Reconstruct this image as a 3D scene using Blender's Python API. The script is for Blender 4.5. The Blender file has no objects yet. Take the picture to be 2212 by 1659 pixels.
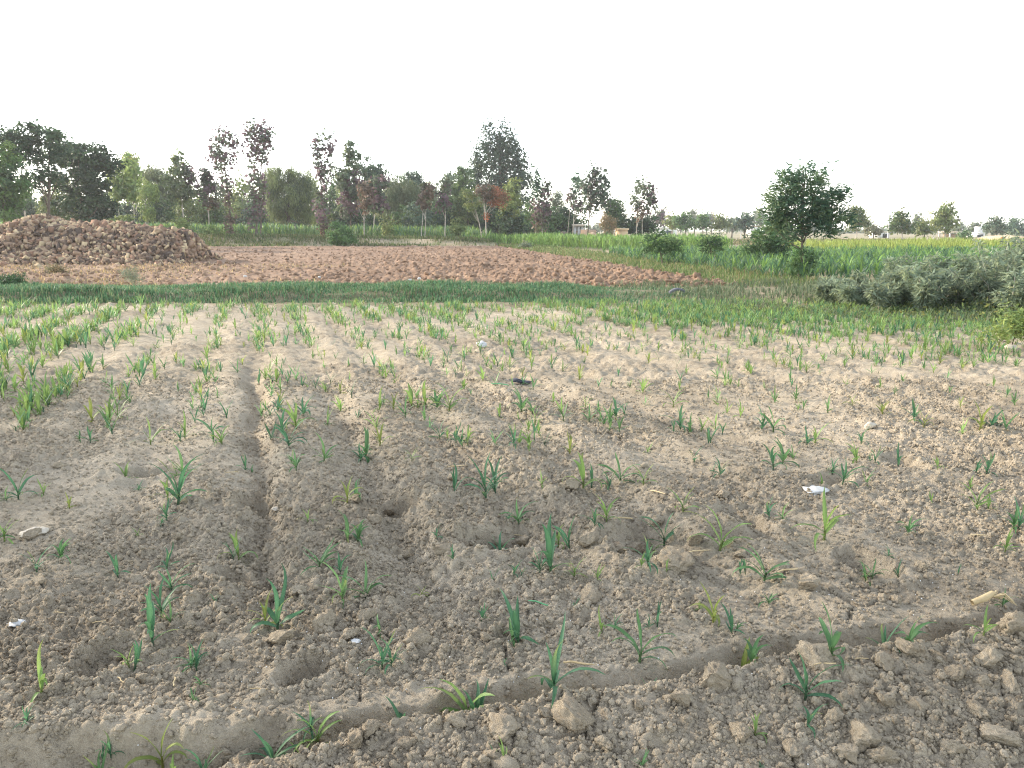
import bpy, bmesh, math, random
import numpy as np
from mathutils import Vector

random.seed(7)
RNG = np.random.default_rng(11)
scene = bpy.context.scene
COL = scene.collection

# ------------------------------------------------------------------ camera
FPX = 800.0                      # focal length in pixels of a 1024 px wide picture
CAMH = 1.6
PITCH = math.atan2(154.0, FPX)
cd = bpy.data.cameras.new("camera"); cd.sensor_width = 36.0
cd.lens = 36.0 * FPX / 1024.0; cd.clip_start = 0.05; cd.clip_end = 6000.0
cam = bpy.data.objects.new("camera", cd); COL.objects.link(cam)
cam.location = (0, 0, CAMH); cam.rotation_euler = (math.pi / 2 - PITCH, 0, 0)
scene.camera = cam

# ------------------------------------------------------------------ sky, sun, exposure
SUN_AZ = math.radians(-62.0)     # from +y, towards -x
SUN_EL = math.radians(21.0)
world = bpy.data.worlds.new("World"); scene.world = world; world.use_nodes = True
wn = world.node_tree; wn.nodes.clear()
w_out = wn.nodes.new("ShaderNodeOutputWorld"); w_bg = wn.nodes.new("ShaderNodeBackground")
w_sky = wn.nodes.new("ShaderNodeTexSky"); w_sky.sky_type = 'NISHITA'
w_sky.sun_disc = False; w_sky.sun_elevation = SUN_EL; w_sky.sun_rotation = SUN_AZ
w_sky.air_density = 1.0; w_sky.dust_density = 0.8; w_sky.ozone_density = 1.0; w_sky.altitude = 100
w_hs = wn.nodes.new("ShaderNodeHueSaturation"); w_hs.inputs["Saturation"].default_value = 0.48
wn.links.new(w_sky.outputs[0], w_hs.inputs["Color"])
wn.links.new(w_hs.outputs[0], w_bg.inputs[0]); wn.links.new(w_bg.outputs[0], w_out.inputs[0])
w_bg.inputs[1].default_value = 0.15
sd = bpy.data.lights.new("sun", 'SUN'); sd.energy = 2.0; sd.angle = math.radians(1.5)
sd.color = (1.0, 0.85, 0.66)
sun = bpy.data.objects.new("sun", sd); COL.objects.link(sun)
SUN_DIR = Vector((math.sin(SUN_AZ) * math.cos(SUN_EL), math.cos(SUN_AZ) * math.cos(SUN_EL), math.sin(SUN_EL)))
sun.rotation_euler = (-SUN_DIR).to_track_quat('-Z', 'Y').to_euler(); sun.location = (-30, 20, 30)
vs = scene.view_settings
vs.view_transform = 'Standard'; vs.look = 'None'; vs.gamma = 1.0; vs.use_curve_mapping = False
vs.exposure = 2.0
scene.cycles.use_denoising = True; scene.cycles.denoiser = 'OPENIMAGEDENOISE'; scene.cycles.denoising_input_passes = 'RGB_ALBEDO_NORMAL'; scene.cycles.denoising_prefilter = 'NONE'; scene.cycles.pixel_filter_type = 'BLACKMAN_HARRIS'; scene.cycles.filter_width = 1.15
scene.cycles.max_bounces = 6; scene.cycles.diffuse_bounces = 3; scene.cycles.glossy_bounces = 2
scene.cycles.transmission_bounces = 3; scene.cycles.volume_bounces = 1; scene.cycles.transparent_max_bounces = 4
scene.cycles.caustics_reflective = False; scene.cycles.caustics_refractive = False

# ------------------------------------------------------------------ pixel helpers (photo viewed 2212 px wide)
DS = 2212.0 / 1024.0
_cp, _sp = math.cos(PITCH), math.sin(PITCH)
def ray(u, v):
    a, b = (u / DS - 512.0) / FPX, (384.0 - v / DS) / FPX
    return Vector((a, _cp + b * _sp, -_sp + b * _cp))
def on_plane(u, v, dist):        # where the ray meets the upright plane y = dist
    r = ray(u, v); return Vector((0, 0, CAMH)) + r * (dist / r.y)
def on_level(u, v, z=0.0):
    r = ray(u, v); return Vector((0, 0, CAMH)) + r * ((z - CAMH) / r.z)
def mpp(dist): return dist / FPX / DS       # metres for one photo-view pixel

# ------------------------------------------------------------------ noise
def _hash(ix, iy, seed):
    h = (ix.astype(np.int64) * 374761393 + iy.astype(np.int64) * 668265263 + seed * 974711) & 0xFFFFFFFF
    h = ((h ^ (h >> 13)) * 1274126177) & 0xFFFFFFFF
    h = ((h ^ (h >> 16)) * 2246822519) & 0xFFFFFFFF
    h = h ^ (h >> 15)
    return (h & 0xFFFFFF) / float(0x1000000)
def vnoise(x, y, seed=0):
    ix, iy = np.floor(x), np.floor(y); fx, fy = x - ix, y - iy
    ix = ix.astype(np.int64); iy = iy.astype(np.int64)
    fx = fx * fx * (3 - 2 * fx); fy = fy * fy * (3 - 2 * fy)
    a, b = _hash(ix, iy, seed), _hash(ix + 1, iy, seed)
    c, d = _hash(ix, iy + 1, seed), _hash(ix + 1, iy + 1, seed)
    return (a * (1 - fx) + b * fx) * (1 - fy) + (c * (1 - fx) + d * fx) * fy
def fbm(x, y, oct=4, seed=0):
    s, a, t = 0, 0.5, 0
    for o in range(oct):
        s = s + a * vnoise(x * 2 ** o + 17.3 * o, y * 2 ** o - 9.1 * o, seed + o); t += a; a *= 0.5
    return s / t
def lumps(x, y, c, seed, rmin, rmax, prob=1.0, flat=0.8):
    """rounded crumbs: the highest of the domes in the cells around each point"""
    gx, gy = x / c, y / c
    ix, iy = np.floor(gx).astype(np.int64), np.floor(gy).astype(np.int64)
    best = np.zeros_like(x)
    for dx in (-1, 0, 1):
        for dy in (-1, 0, 1):
            jx, jy = ix + dx, iy + dy
            px = jx + _hash(jx, jy, seed); py = jy + _hash(jx, jy, seed + 1)
            h = _hash(jx, jy, seed + 2); r = rmin + (rmax - rmin) * h * h
            on = _hash(jx, jy, seed + 3) < prob
            an = _hash(jx, jy, seed + 4) * 3.1416; el = 0.6 + 0.8 * _hash(jx, jy, seed + 5)
            ex, ey = gx - px, gy - py
            qx = (ex * np.cos(an) + ey * np.sin(an)) * el; qy = (-ex * np.sin(an) + ey * np.cos(an))
            q = 1 - (qx * qx + qy * qy) / (r * r)
            best = np.maximum(best, np.where(on & (q > 0), r * flat * np.sqrt(np.maximum(q, 0)), 0))
    return best * c
def cracks(x, y, c, seed, w):
    gx = x / c + 0.35 * (vnoise(x / c * 2.3, y / c * 2.3, seed + 7) - 0.5)
    gy = y / c + 0.35 * (vnoise(x / c * 2.3, y / c * 2.3, seed + 8) - 0.5)
    ix, iy = np.floor(gx).astype(np.int64), np.floor(gy).astype(np.int64)
    f1 = np.full_like(x, 9.0); f2 = np.full_like(x, 9.0)
    for dx in (-1, 0, 1):
        for dy in (-1, 0, 1):
            jx, jy = ix + dx, iy + dy
            d = np.hypot(gx - jx - _hash(jx, jy, seed), gy - jy - _hash(jx, jy, seed + 1))
            f2 = np.minimum(f2, np.maximum(f1, d)); f1 = np.minimum(f1, d)
    return np.clip(1 - (f2 - f1) * c / w, 0, 1)
def sstep(a, b, x):
    t = np.clip((x - a) / (b - a), 0, 1); return t * t * (3 - 2 * t)

# ------------------------------------------------------------------ mesh helpers
def mesh_np(name, V, F, mat=None, tint=None, smooth=False):
    V = np.asarray(V, np.float32); F = np.asarray(F, np.int32); k = F.shape[1]
    me = bpy.data.meshes.new(name)
    me.vertices.add(len(V)); me.vertices.foreach_set("co", V.ravel())
    me.loops.add(F.size); me.loops.foreach_set("vertex_index", F.ravel())
    me.polygons.add(len(F)); me.polygons.foreach_set("loop_start", np.arange(0, F.size, k, dtype=np.int32))
    try: me.polygons.foreach_set("loop_total", np.full(len(F), k, np.int32))
    except Exception: pass
    if smooth: me.polygons.foreach_set("use_smooth", np.ones(len(F), bool))
    if tint is not None:
        at = me.color_attributes.new("tint", 'FLOAT_COLOR', 'POINT')
        c4 = np.ones((len(V), 4), np.float32); c4[:, :3] = tint; at.data.foreach_set("color", c4.ravel())
    me.update(calc_edges=True)
    if mat: me.materials.append(mat)
    return me
def link(name, me, parent=None, loc=None, rot=None, scale=None):
    o = bpy.data.objects.new(name, me); COL.objects.link(o)
    if parent: o.parent = parent
    if loc is not None: o.location = loc
    if rot is not None: o.rotation_euler = rot
    if scale is not None: o.scale = scale if hasattr(scale, '__len__') else (scale,) * 3
    return o
def empty(name, loc, rz=0.0, sc=1.0):
    o = link(name, None, None, loc, (0, 0, rz), sc); o.empty_display_size = 0.1; return o
def tag(o, label=None, cat=None, group=None, kind=None):
    if label: o["label"] = label
    if cat: o["category"] = cat
    if group: o["group"] = group
    if kind: o["kind"] = kind
    return o
def grid_faces(nr, nc):
    i = np.arange(nr * nc).reshape(nr, nc)
    return np.stack([i[:-1, :-1], i[:-1, 1:], i[1:, 1:], i[1:, :-1]], -1).reshape(-1, 4)
def tube(pts, radii, n=7, cap=True):
    pts = [Vector(p) for p in pts]; V = []; F = []
    for i, p in enumerate(pts):
        t = (pts[min(i + 1, len(pts) - 1)] - pts[max(i - 1, 0)]).normalized()
        a = t.orthogonal().normalized() if abs(t.z) < 0.95 else Vector((1, 0, 0)).cross(t).normalized()
        if abs(t.z) < 0.95: a = Vector((0, 0, 1)).cross(t).normalized()
        b = t.cross(a)
        for k in range(n):
            g = 2 * math.pi * k / n
            V.append(p + (a * math.cos(g) + b * math.sin(g)) * radii[i])
    for i in range(len(pts) - 1):
        for k in range(n):
            F.append((i * n + k, i * n + (k + 1) % n, (i + 1) * n + (k + 1) % n, (i + 1) * n + k))
    return np.array([v[:] for v in V]), np.array(F)
def join(parts):
    Vs, Fs, off = [], [], 0
    for V, F in parts:
        Vs.append(V); Fs.append(F + off); off += len(V)
    return np.concatenate(Vs), np.concatenate(Fs)
def boxes(specs):
    """axis-aligned boxes (x0,x1,y0,y1,z0,z1) joined"""
    P = []
    for x0, x1, y0, y1, z0, z1 in specs:
        V = np.array([(x, y, z) for z in (z0, z1) for y in (y0, y1) for x in (x0, x1)], float)
        P.append((V, np.array([(0, 2, 3, 1), (4, 5, 7, 6), (0, 1, 5, 4), (2, 6, 7, 3), (0, 4, 6, 2), (1, 3, 7, 5)])))
    return join(P)
def spread(TV, TF, pos, rotz, scale, tilt=None, tint=None):
    """copies of one template joined into a single mesh; returns V, F, tint"""
    n, m = len(pos), len(TV)
    sc = np.asarray(scale, float)
    if sc.ndim == 1: sc = np.repeat(sc[:, None], 3, 1)
    P = TV[None] * sc[:, None, :]
    if tilt is not None:
        c, s = np.cos(tilt)[:, None], np.sin(tilt)[:, None]
        P = np.stack([P[..., 0], P[..., 1] * c - P[..., 2] * s, P[..., 1] * s + P[..., 2] * c], -1)
    c, s = np.cos(rotz)[:, None], np.sin(rotz)[:, None]
    P = np.stack([P[..., 0] * c - P[..., 1] * s, P[..., 0] * s + P[..., 1] * c, P[..., 2]], -1) + np.asarray(pos)[:, None, :]
    F = TF[None] + (np.arange(n) * m)[:, None, None]
    T = None if tint is None else np.repeat(np.asarray(tint), m, 0)
    return P.reshape(-1, 3), F.reshape(-1, TF.shape[1]), T
def join3(L):
    Vs, Fs, Ts, off = [], [], [], 0
    for V, F, T in L:
        Vs.append(V); Fs.append(F + off); Ts.append(T); off += len(V)
    return np.concatenate(Vs), np.concatenate(Fs), np.concatenate(Ts)
def diamonds(C, A, B, L, W, base=0.0):
    """leaf-shaped quads: base point C, long axis A, side axis B"""
    A = A / np.linalg.norm(A, axis=1, keepdims=True)
    B = B - (B * A).sum(1, keepdims=True) * A; B = B / (np.linalg.norm(B, axis=1, keepdims=True) + 1e-9)
    L = L[:, None]; W = W[:, None]
    N = np.cross(A, B)
    V = np.stack([C, C + A * L * 0.45 + B * W * 0.5 + N * W * 0.12, C + A * L, C + A * L * 0.45 - B * W * 0.5 + N * W * 0.12], 1).reshape(-1, 3)
    F = np.arange(len(C) * 4).reshape(-1, 4)
    return V, F
def unit(n, rng=RNG):
    v = rng.normal(size=(n, 3)); return v / np.linalg.norm(v, axis=1, keepdims=True)

# ------------------------------------------------------------------ materials
def new_mat(name):
    m = bpy.data.materials.new(name); m.use_nodes = True
    nt = m.node_tree; nt.nodes.clear()
    return m, nt, nt.nodes, nt.links
def ramp(nodes, stops):
    r = nodes.new("ShaderNodeValToRGB"); e = r.color_ramp.elements
    while len(e) < len(stops): e.new(0.5)
    for k, (p, c) in enumerate(stops): e[k].position = p; e[k].color = (*c, 1)
    return r
def noise_node(nodes, links, scale, detail=4, vec=None, rough=0.55):
    n = nodes.new("ShaderNodeTexNoise"); n.inputs["Scale"].default_value = scale
    n.inputs["Detail"].default_value = detail; n.inputs["Roughness"].default_value = rough
    if vec: links.new(vec, n.inputs["Vector"])
    return n
def soil_mat(name, cols, s_big=0.5, s_mid=6.0, s_fine=90.0, bump=0.35, dist=0.01):
    m, nt, N, L = new_mat(name)
    out = N.new("ShaderNodeOutputMaterial"); p = N.new("ShaderNodeBsdfPrincipled")
    p.inputs["Roughness"].default_value = 0.95; p.inputs["Specular IOR Level"].default_value = 0.12
    g = N.new("ShaderNodeNewGeometry")
    a = noise_node(N, L, s_big, 3, g.outputs["Position"]); b = noise_node(N, L, s_mid, 5, g.outputs["Position"], 0.65)
    c = noise_node(N, L, s_fine, 4, g.outputs["Position"], 0.7)
    mx = N.new("ShaderNodeMath"); mx.operation = 'ADD'; L.new(a.outputs[0], mx.inputs[0]); L.new(b.outputs[0], mx.inputs[1])
    my = N.new("ShaderNodeMath"); my.operation = 'MULTIPLY_ADD'; L.new(c.outputs[0], my.inputs[0]); my.inputs[1].default_value = 0.7
    L.new(mx.outputs[0], my.inputs[2])
    mr = N.new("ShaderNodeMapRange"); mr.inputs[1].default_value = 0.95; mr.inputs[2].default_value = 1.75
    L.new(my.outputs[0], mr.inputs[0])
    r = ramp(N, cols); L.new(mr.outputs[0], r.inputs[0]); L.new(r.outputs[0], p.inputs["Base Color"])
    if bump:
        f2 = noise_node(N, L, s_fine * 3.2, 3, g.outputs["Position"], 0.7)
        ad = N.new("ShaderNodeMath"); ad.operation = 'MULTIPLY_ADD'; L.new(f2.outputs[0], ad.inputs[0]); ad.inputs[1].default_value = 0.4
        L.new(c.outputs[0], ad.inputs[2])
        bp = N.new("ShaderNodeBump"); bp.inputs["Strength"].default_value = bump; bp.inputs["Distance"].default_value = dist
        L.new(ad.outputs[0], bp.inputs["Height"]); L.new(bp.outputs[0], p.inputs["Normal"])
    L.new(p.outputs[0], out.inputs[0]); return m
def leaf_mat(name, trans=0.35, rough=0.55, vary=0.25, spec=0.25):
    """colour from the mesh's own 'tint', a little different from plant to plant; lets light through"""
    m, nt, N, L = new_mat(name)
    out = N.new("ShaderNodeOutputMaterial"); p = N.new("ShaderNodeBsdfPrincipled")
    p.inputs["Roughness"].default_value = rough; p.inputs["Specular IOR Level"].default_value = spec
    at = N.new("ShaderNodeAttribute"); at.attribute_name = "tint"
    oi = N.new("ShaderNodeObjectInfo"); g = N.new("ShaderNodeNewGeometry")
    nz = noise_node(N, L, 7.0, 2, g.outputs["Position"])
    ma = N.new("ShaderNodeMath"); ma.operation = 'ADD'; L.new(oi.outputs["Random"], ma.inputs[0]); L.new(nz.outputs[0], ma.inputs[1])
    mr = N.new("ShaderNodeMapRange"); mr.inputs[1].default_value = 0.2; mr.inputs[2].default_value = 1.8
    mr.inputs[3].default_value = 1 - vary; mr.inputs[4].default_value = 1 + vary; L.new(ma.outputs[0], mr.inputs[0])
    hs = N.new("ShaderNodeHueSaturation"); L.new(at.outputs["Color"], hs.inputs["Color"]); L.new(mr.outputs[0], hs.inputs["Value"])
    L.new(hs.outputs[0], p.inputs["Base Color"])
    t = N.new("ShaderNodeBsdfTranslucent")
    h2 = N.new("ShaderNodeHueSaturation"); h2.inputs["Hue"].default_value = 0.485; h2.inputs["Value"].default_value = 1.25
    L.new(hs.outputs[0], h2.inputs["Color"]); L.new(h2.outputs[0], t.inputs["Color"])
    mix = N.new("ShaderNodeMixShader"); mix.inputs[0].default_value = trans
    L.new(p.outputs[0], mix.inputs[1]); L.new(t.outputs[0], mix.inputs[2]); L.new(mix.outputs[0], out.inputs[0])
    return m
def plain_mat(name, c1, c2, scale=8.0, rough=0.85, bump=0.2, dist=0.01, spec=0.2):
    m, nt, N, L = new_mat(name)
    out = N.new("ShaderNodeOutputMaterial"); p = N.new("ShaderNodeBsdfPrincipled")
    p.inputs["Roughness"].default_value = rough; p.inputs["Specular IOR Level"].default_value = spec
    tc = N.new("ShaderNodeTexCoord"); n = noise_node(N, L, scale, 4, tc.outputs["Object"], 0.6)
    oi = N.new("ShaderNodeObjectInfo")
    ad = N.new("ShaderNodeMath"); ad.operation = 'MULTIPLY_ADD'; L.new(oi.outputs["Random"], ad.inputs[0]); ad.inputs[1].default_value = 0.35
    L.new(n.outputs[0], ad.inputs[2])
    r = ramp(N, [(0.38, c1), (0.85, c2)]); L.new(ad.outputs[0], r.inputs[0]); L.new(r.outputs[0], p.inputs["Base Color"])
    if bump:
        b = N.new("ShaderNodeBump"); b.inputs["Strength"].default_value = bump; b.inputs["Distance"].default_value = dist
        L.new(n.outputs[0], b.inputs["Height"]); L.new(b.outputs[0], p.inputs["Normal"])
    L.new(p.outputs[0], out.inputs[0]); return m
def tint_mat(name, rough=0.9, bump=0.3, scale=40.0, dist=0.01):
    m, nt, N, L = new_mat(name)
    out = N.new("ShaderNodeOutputMaterial"); p = N.new("ShaderNodeBsdfPrincipled")
    p.inputs["Roughness"].default_value = rough; p.inputs["Specular IOR Level"].default_value = 0.15
    at = N.new("ShaderNodeAttribute"); at.attribute_name = "tint"
    g = N.new("ShaderNodeNewGeometry"); n = noise_node(N, L, scale, 3, g.outputs["Position"], 0.65)
    oi = N.new("ShaderNodeObjectInfo")
    ma = N.new("ShaderNodeMath"); ma.operation = 'ADD'; L.new(oi.outputs["Random"], ma.inputs[0]); L.new(n.outputs[0], ma.inputs[1])
    mr = N.new("ShaderNodeMapRange"); mr.inputs[1].default_value = 0.2; mr.inputs[2].default_value = 1.8
    mr.inputs[3].default_value = 0.72; mr.inputs[4].default_value = 1.28; L.new(ma.outputs[0], mr.inputs[0])
    hs = N.new("ShaderNodeHueSaturation"); L.new(at.outputs["Color"], hs.inputs["Color"]); L.new(mr.outputs[0], hs.inputs["Value"])
    L.new(hs.outputs[0], p.inputs["Base Color"])
    b = N.new("ShaderNodeBump"); b.inputs["Strength"].default_value = bump; b.inputs["Distance"].default_value = dist
    L.new(n.outputs[0], b.inputs["Height"]); L.new(b.outputs[0], p.inputs["Normal"])
    L.new(p.outputs[0], out.inputs[0]); return m

M_SOIL = soil_mat("field_soil", s_fine=70.0, dist=0.016, cols=[(0.0, (0.20, 0.163, 0.115)), (0.45, (0.365, 0.305, 0.220)), (1.0, (0.51, 0.435, 0.325))], bump=1.0)
M_PLOUGH = soil_mat("ploughed_soil", [(0.0, (0.13, 0.085, 0.056)), (0.5, (0.245, 0.162, 0.108)), (1.0, (0.36, 0.25, 0.165))], 0.25, 2.0, 25.0, 0.4, 0.02)
M_GROUND = soil_mat("dry_ground", [(0.0, (0.10, 0.12, 0.05)), (0.35, (0.20, 0.19, 0.10)), (0.6, (0.33, 0.27, 0.18)), (1.0, (0.42, 0.34, 0.24))], 0.05, 0.5, 6.0, 0.3, 0.05)
M_BANK = soil_mat("bank_soil", [(0.0, (0.08, 0.09, 0.045)), (0.5, (0.20, 0.17, 0.105)), (1.0, (0.38, 0.30, 0.21))], 0.4, 3.0, 30.0, 0.4, 0.02)
M_TAN = soil_mat("bare_far_soil", [(0.0, (0.20, 0.155, 0.10)), (0.5, (0.30, 0.23, 0.155)), (1.0, (0.38, 0.30, 0.21))], 0.1, 0.8, 6.0, 0.3, 0.05)
M_CLOD = soil_mat("clod_earth", [(0.0, (0.25, 0.20, 0.14)), (0.5, (0.395, 0.325, 0.23)), (1.0, (0.51, 0.43, 0.315))], 2.0, 14.0, 110.0, 1.0, 0.014)
M_LEAF = leaf_mat("maize_leaf", 0.45, 0.5, 0.22)
M_FOL = leaf_mat("foliage", 0.38, 0.6, 0.25, 0.2)
M_GRASS = leaf_mat("grass", 0.35, 0.6, 0.3, 0.2)
M_BARK = plain_mat("bark", (0.07, 0.055, 0.042), (0.16, 0.13, 0.10), 5.0, 0.9, 0.4, 0.03)
M_BARKP = plain_mat("pale_bark", (0.30, 0.27, 0.22), (0.50, 0.45, 0.38), 4.0, 0.85, 0.3, 0.02)
M_WHITE = plain_mat("white_grain", (.70, .70, .68), (.85, .85, .83), 10, .6, 0)
M_BRICK = tint_mat("broken_brick", 0.92, 0.35, 30.0, 0.01)
M_STRAW = plain_mat("straw", (0.36, 0.27, 0.14), (0.58, 0.46, 0.27), 25.0, 0.8, 0.3, 0.003)

# ------------------------------------------------------------------ terrain heights
LIP_A, LIP_B = 2.68, 0.225       # edge of the field bed above the trench: y = A + B x
def field_h(x, y, detail=True):
    x = np.asarray(x, float); y = np.asarray(y, float)
    wob = 0.09 * (vnoise(x * 1.7, y * 0.4, 61) - 0.5) + 0.07 * (vnoise(x * 6, y * 6, 62) - 0.5) + 0.035 * (vnoise(x * 17, y * 17, 63) - 0.5)
    s = (y - LIP_A - LIP_B * x + 0.06 * np.cos(x * 1.1 + 0.3)) * 0.975 + wob      # >0 on the field bed
    bed = 0.02 * (fbm(x * 0.8, y * 0.8, 3, 3) - 0.5) + 0.035 * (fbm(x * 2.5, y * 2.5, 3, 5) - 0.5)
    # plough grooves running away from the camera
    q = (x + 1.10 + 0.324 * (y - 3.31)) * 0.951
    far = sstep(2.9, 3.5, y)
    amp = (0.4 + 0.9 * vnoise(q * 0.9, y * 0.25, 21)) * far
    bed = bed + 0.024 * amp * np.cos((q / 0.66) * 2 * np.pi + 2.6)
    qq = q + 0.07 * (vnoise(y * 1.3, q * 0 + 3.0, 23) - 0.5) + 0.07 * (vnoise(y * 4, q * 3, 24) - 0.5) + 0.03 * (vnoise(y * 13, q * 9, 25) - 0.5)
    for q0, wd, dp, ya, yb in [(0.72, .10, .045, 3.1, 9.0), (1.45, .13, .035, 3.4, 9.0), (-0.78, .12, .03, 3.6, 8.5), (2.2, .14, .03, 3.6, 9.5), (3.6, .16, .03, 3.6, 9.5), (2.9, .12, .025, 4.5, 9.5)]:
        m = sstep(ya, ya + .6, y) * (1 - sstep(yb - 1.5, yb, y)) * (0.35 + 0.9 * vnoise(y * 1.1 + q0 * 7, q * 0 + q0, 27))
        bed = bed - dp * m * np.exp(-((qq - q0) / wd) ** 2) + 0.6 * dp * m * np.exp(-((qq - q0 - 2.1 * wd) / (1.2 * wd)) ** 2)
    g1 = sstep(3.0, 3.6, y) * (1 - sstep(8.6, 10.0, y))
    bed = bed - 0.072 * g1 * (0.45 + 0.8 * vnoise(y * 2.2, q * 0 + 1.5, 26)) * np.exp(-(qq / (0.045 + 0.09 * vnoise(y * 2.6, q * 0 + 5, 28))) ** 2) + 0.035 * g1 * np.exp(-((qq - 0.16) / 0.11) ** 2)
    for k, (u, v, r, d) in enumerate([(315, 1022, .15, .09), (850, 1092, .17, .075), (1075, 1168, .20, .075), (1395, 1165, .26, .07), (550, 1085, .14, .07),
                          (1875, 1222, .13, .07), (500, 1250, .10, .05), (940, 915, .14, .05), (1620, 1160, .16, .05),
                          (1790, 1035, .15, .05), (660, 1450, .10, .045), (230, 1425, .13, .045), (1950, 1000, .16, .05), (1600, 1120, .16, .05)]):
        c = on_level(u, v)
        ang = 0.4 * k; ex, ey = x - c.x, y - c.y
        e = ((ex * np.cos(ang) + ey * np.sin(ang)) / (r * 1.2)) ** 2 + ((-ex * np.sin(ang) + ey * np.cos(ang)) / (r * 0.7)) ** 2
        e = e * (0.35 + 1.3 * fbm(x * 11, y * 11, 3, 70 + k))
        d = d * 1.4; bed = bed - d * np.exp(-e ** 1.5 * 1.2) + d * 0.35 * np.exp(-((np.sqrt(e) - 1.25) / 0.35) ** 2)
    # trench and the ridge before it
    right = sstep(-1.6, -0.3, x)
    crest = 0.155 + 0.24 * (1 - right); chigh = -0.075 + 0.095 * right + 0.03 * (fbm(x * 3, y * 3, 2, 9) - 0.5)
    floor = -0.125
    t = -s                                     # metres in front of the lip
    prof = np.where(t < 0.0, 0.0, floor)
    wall = floor * sstep(-0.01, 0.085 + 0.03 * vnoise(x * 8, y * 8, 64), t)
    up = (chigh - floor) * sstep(0.07, crest, t)
    down = -0.20 * np.clip(t - crest, 0, 0.75) ** 1.15
    prof = wall + np.where(t > 0.05, up, 0) + np.where(t > crest, down, 0)
    onbed = sstep(-0.02, 0.02, s)
    h = bed * onbed + prof + (1 - onbed) * 0.02 * (fbm(x * 4, y * 4, 3, 15) - 0.5)
    if detail:
        rough = 0.55 + 0.85 * sstep(0.35, 0.62, fbm(x * 1.1 + 3, y * 1.1, 3, 31))
        rough = rough * (0.45 + 0.55 * sstep(0.05, 0.5, s + 0.25 * (vnoise(x * 3, y * 3, 33) - .3)))
        ridge = sstep(0.10, 0.16, t)
        rough = np.maximum(rough, 1.15 * ridge * (0.35 + 0.8 * vnoise(x * 2.4, y * 2.4, 35)))
        infloor = sstep(0.02, 0.05, t) * (1 - sstep(0.13, 0.17, t)); rough = rough * (1 - 0.4 * infloor)
        wx = x + 0.022 * (vnoise(x * 30, y * 30, 41) - 0.5) + 0.010 * (vnoise(x * 75, y * 75, 43) - 0.5)
        wy = y + 0.022 * (vnoise(x * 30, y * 30, 42) - 0.5) + 0.010 * (vnoise(x * 75, y * 75, 44) - 0.5)
        L = 0.55 * lumps(wx, wy, 0.15, 101, 0.08, 0.36, 0.45) + 0.85 * lumps(wx, wy, 0.062, 111, 0.10, 0.46, 0.75) + 1.5 * lumps(wx, wy, 0.034, 121, 0.2, 0.55, 0.95)
        h = h + L * rough * 0.95 + 0.022 * rough * (fbm(x * 11, y * 11, 4, 51) - 0.5) + 0.009 * (fbm(x * 45, y * 45, 2, 52) - 0.5)
        near = 1 - sstep(3.2, 4.2, y)
        cm = sstep(0.5, 0.62, fbm(x * 1.6, y * 1.6, 2, 55)) * near + ridge * near * 0.9
        h = h - 0.032 * (1 - sstep(-.10, -.03, t) * (1 - sstep(.13, .17, t))) * cracks(x, y, 0.30, 131, 0.015) * np.clip(cm * 1.2, 0, 1) * sstep(.30, .5, vnoise(x * 4, y * 4, 59))
        # far part: larger soft clods, because the fine ones are below the mesh spacing
        h = h + sstep(5, 9, y) * 0.55 * lumps(wx, wy, 0.20, 141, 0.1, 0.38, 0.6) * (0.3 + vnoise(x * .7, y * .7, 57))
    return h
def fh(x, y): return float(field_h(np.array([x]), np.array([y]), False)[0])
def on_field(u, v):
    p = on_level(u, v, 0.0)
    for _ in range(4): p = on_level(u, v, fh(p.x, p.y))
    p.z = float(field_h(np.array([p.x]), np.array([p.y]))[0])
    return p
def terrain(x, y):
    x = np.asarray(x, float); y = np.asarray(y, float)
    left = 1 - sstep(-6.0, 3.0, x + 0.02 * (y - 85))
    rise = sstep(79.0, 83.5, y)
    z = left * rise * (0.72 + 0.011 * np.maximum(0, -x - 5))
    z = z - 0.25 * left * rise * sstep(83.5, 85, y) * (1 - sstep(86, 88, y))
    return z
def plough_h(x, y, detail=True):
    z = 0.02 + 0.05 * (fbm(x * 0.3, y * 0.3, 3, 81) - 0.5)
    if detail:
        wx = x + 0.06 * (vnoise(x * 8, y * 8, 83) - 0.5); wy = y + 0.06 * (vnoise(x * 8, y * 8, 84) - 0.5)
        k = 0.62 + 0.38 * sstep(-9, -2, x + 0.15 * (y - 25))
        tr = np.exp(-((x + 0.6 * (y - 42) + 5.2) / 0.5) ** 2) + np.exp(-((x + 0.6 * (y - 42) + 7.6) / 0.4) ** 2)      # wheel marks
        k = k * (1 - 0.7 * tr * sstep(30, 36, y) * (1 - sstep(55, 62, y)))
        z = z + k * (1.1 * lumps(wx, wy, 0.42, 201, 0.12, 0.42, 0.75) + 1.1 * lumps(wx, wy, 0.22, 211, 0.15, 0.5, 0.9))
    return z
def bank_h(x, y):
    t = (y - 17.9 - 0.03 * x) + 0.5 * (fbm(x * 0.7, y * 0.7, 2, 91) - 0.5)
    hgt = 0.17 * (1 - 0.7 * sstep(1.0, 4.0, x)) + 0.10 * (fbm(x * 0.5, y * 0.5, 2, 93) - 0.5)
    return hgt * sstep(0, 0.7, t) * (1 - sstep(2.4, 4.2, t)) + 0.05 * (fbm(x * 3, y * 3, 3, 95) - 0.5) + 0.03
PX_R = lambda y: 7.0 - 0.118 * (y - 23)      # right edge of the ploughed field

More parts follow.
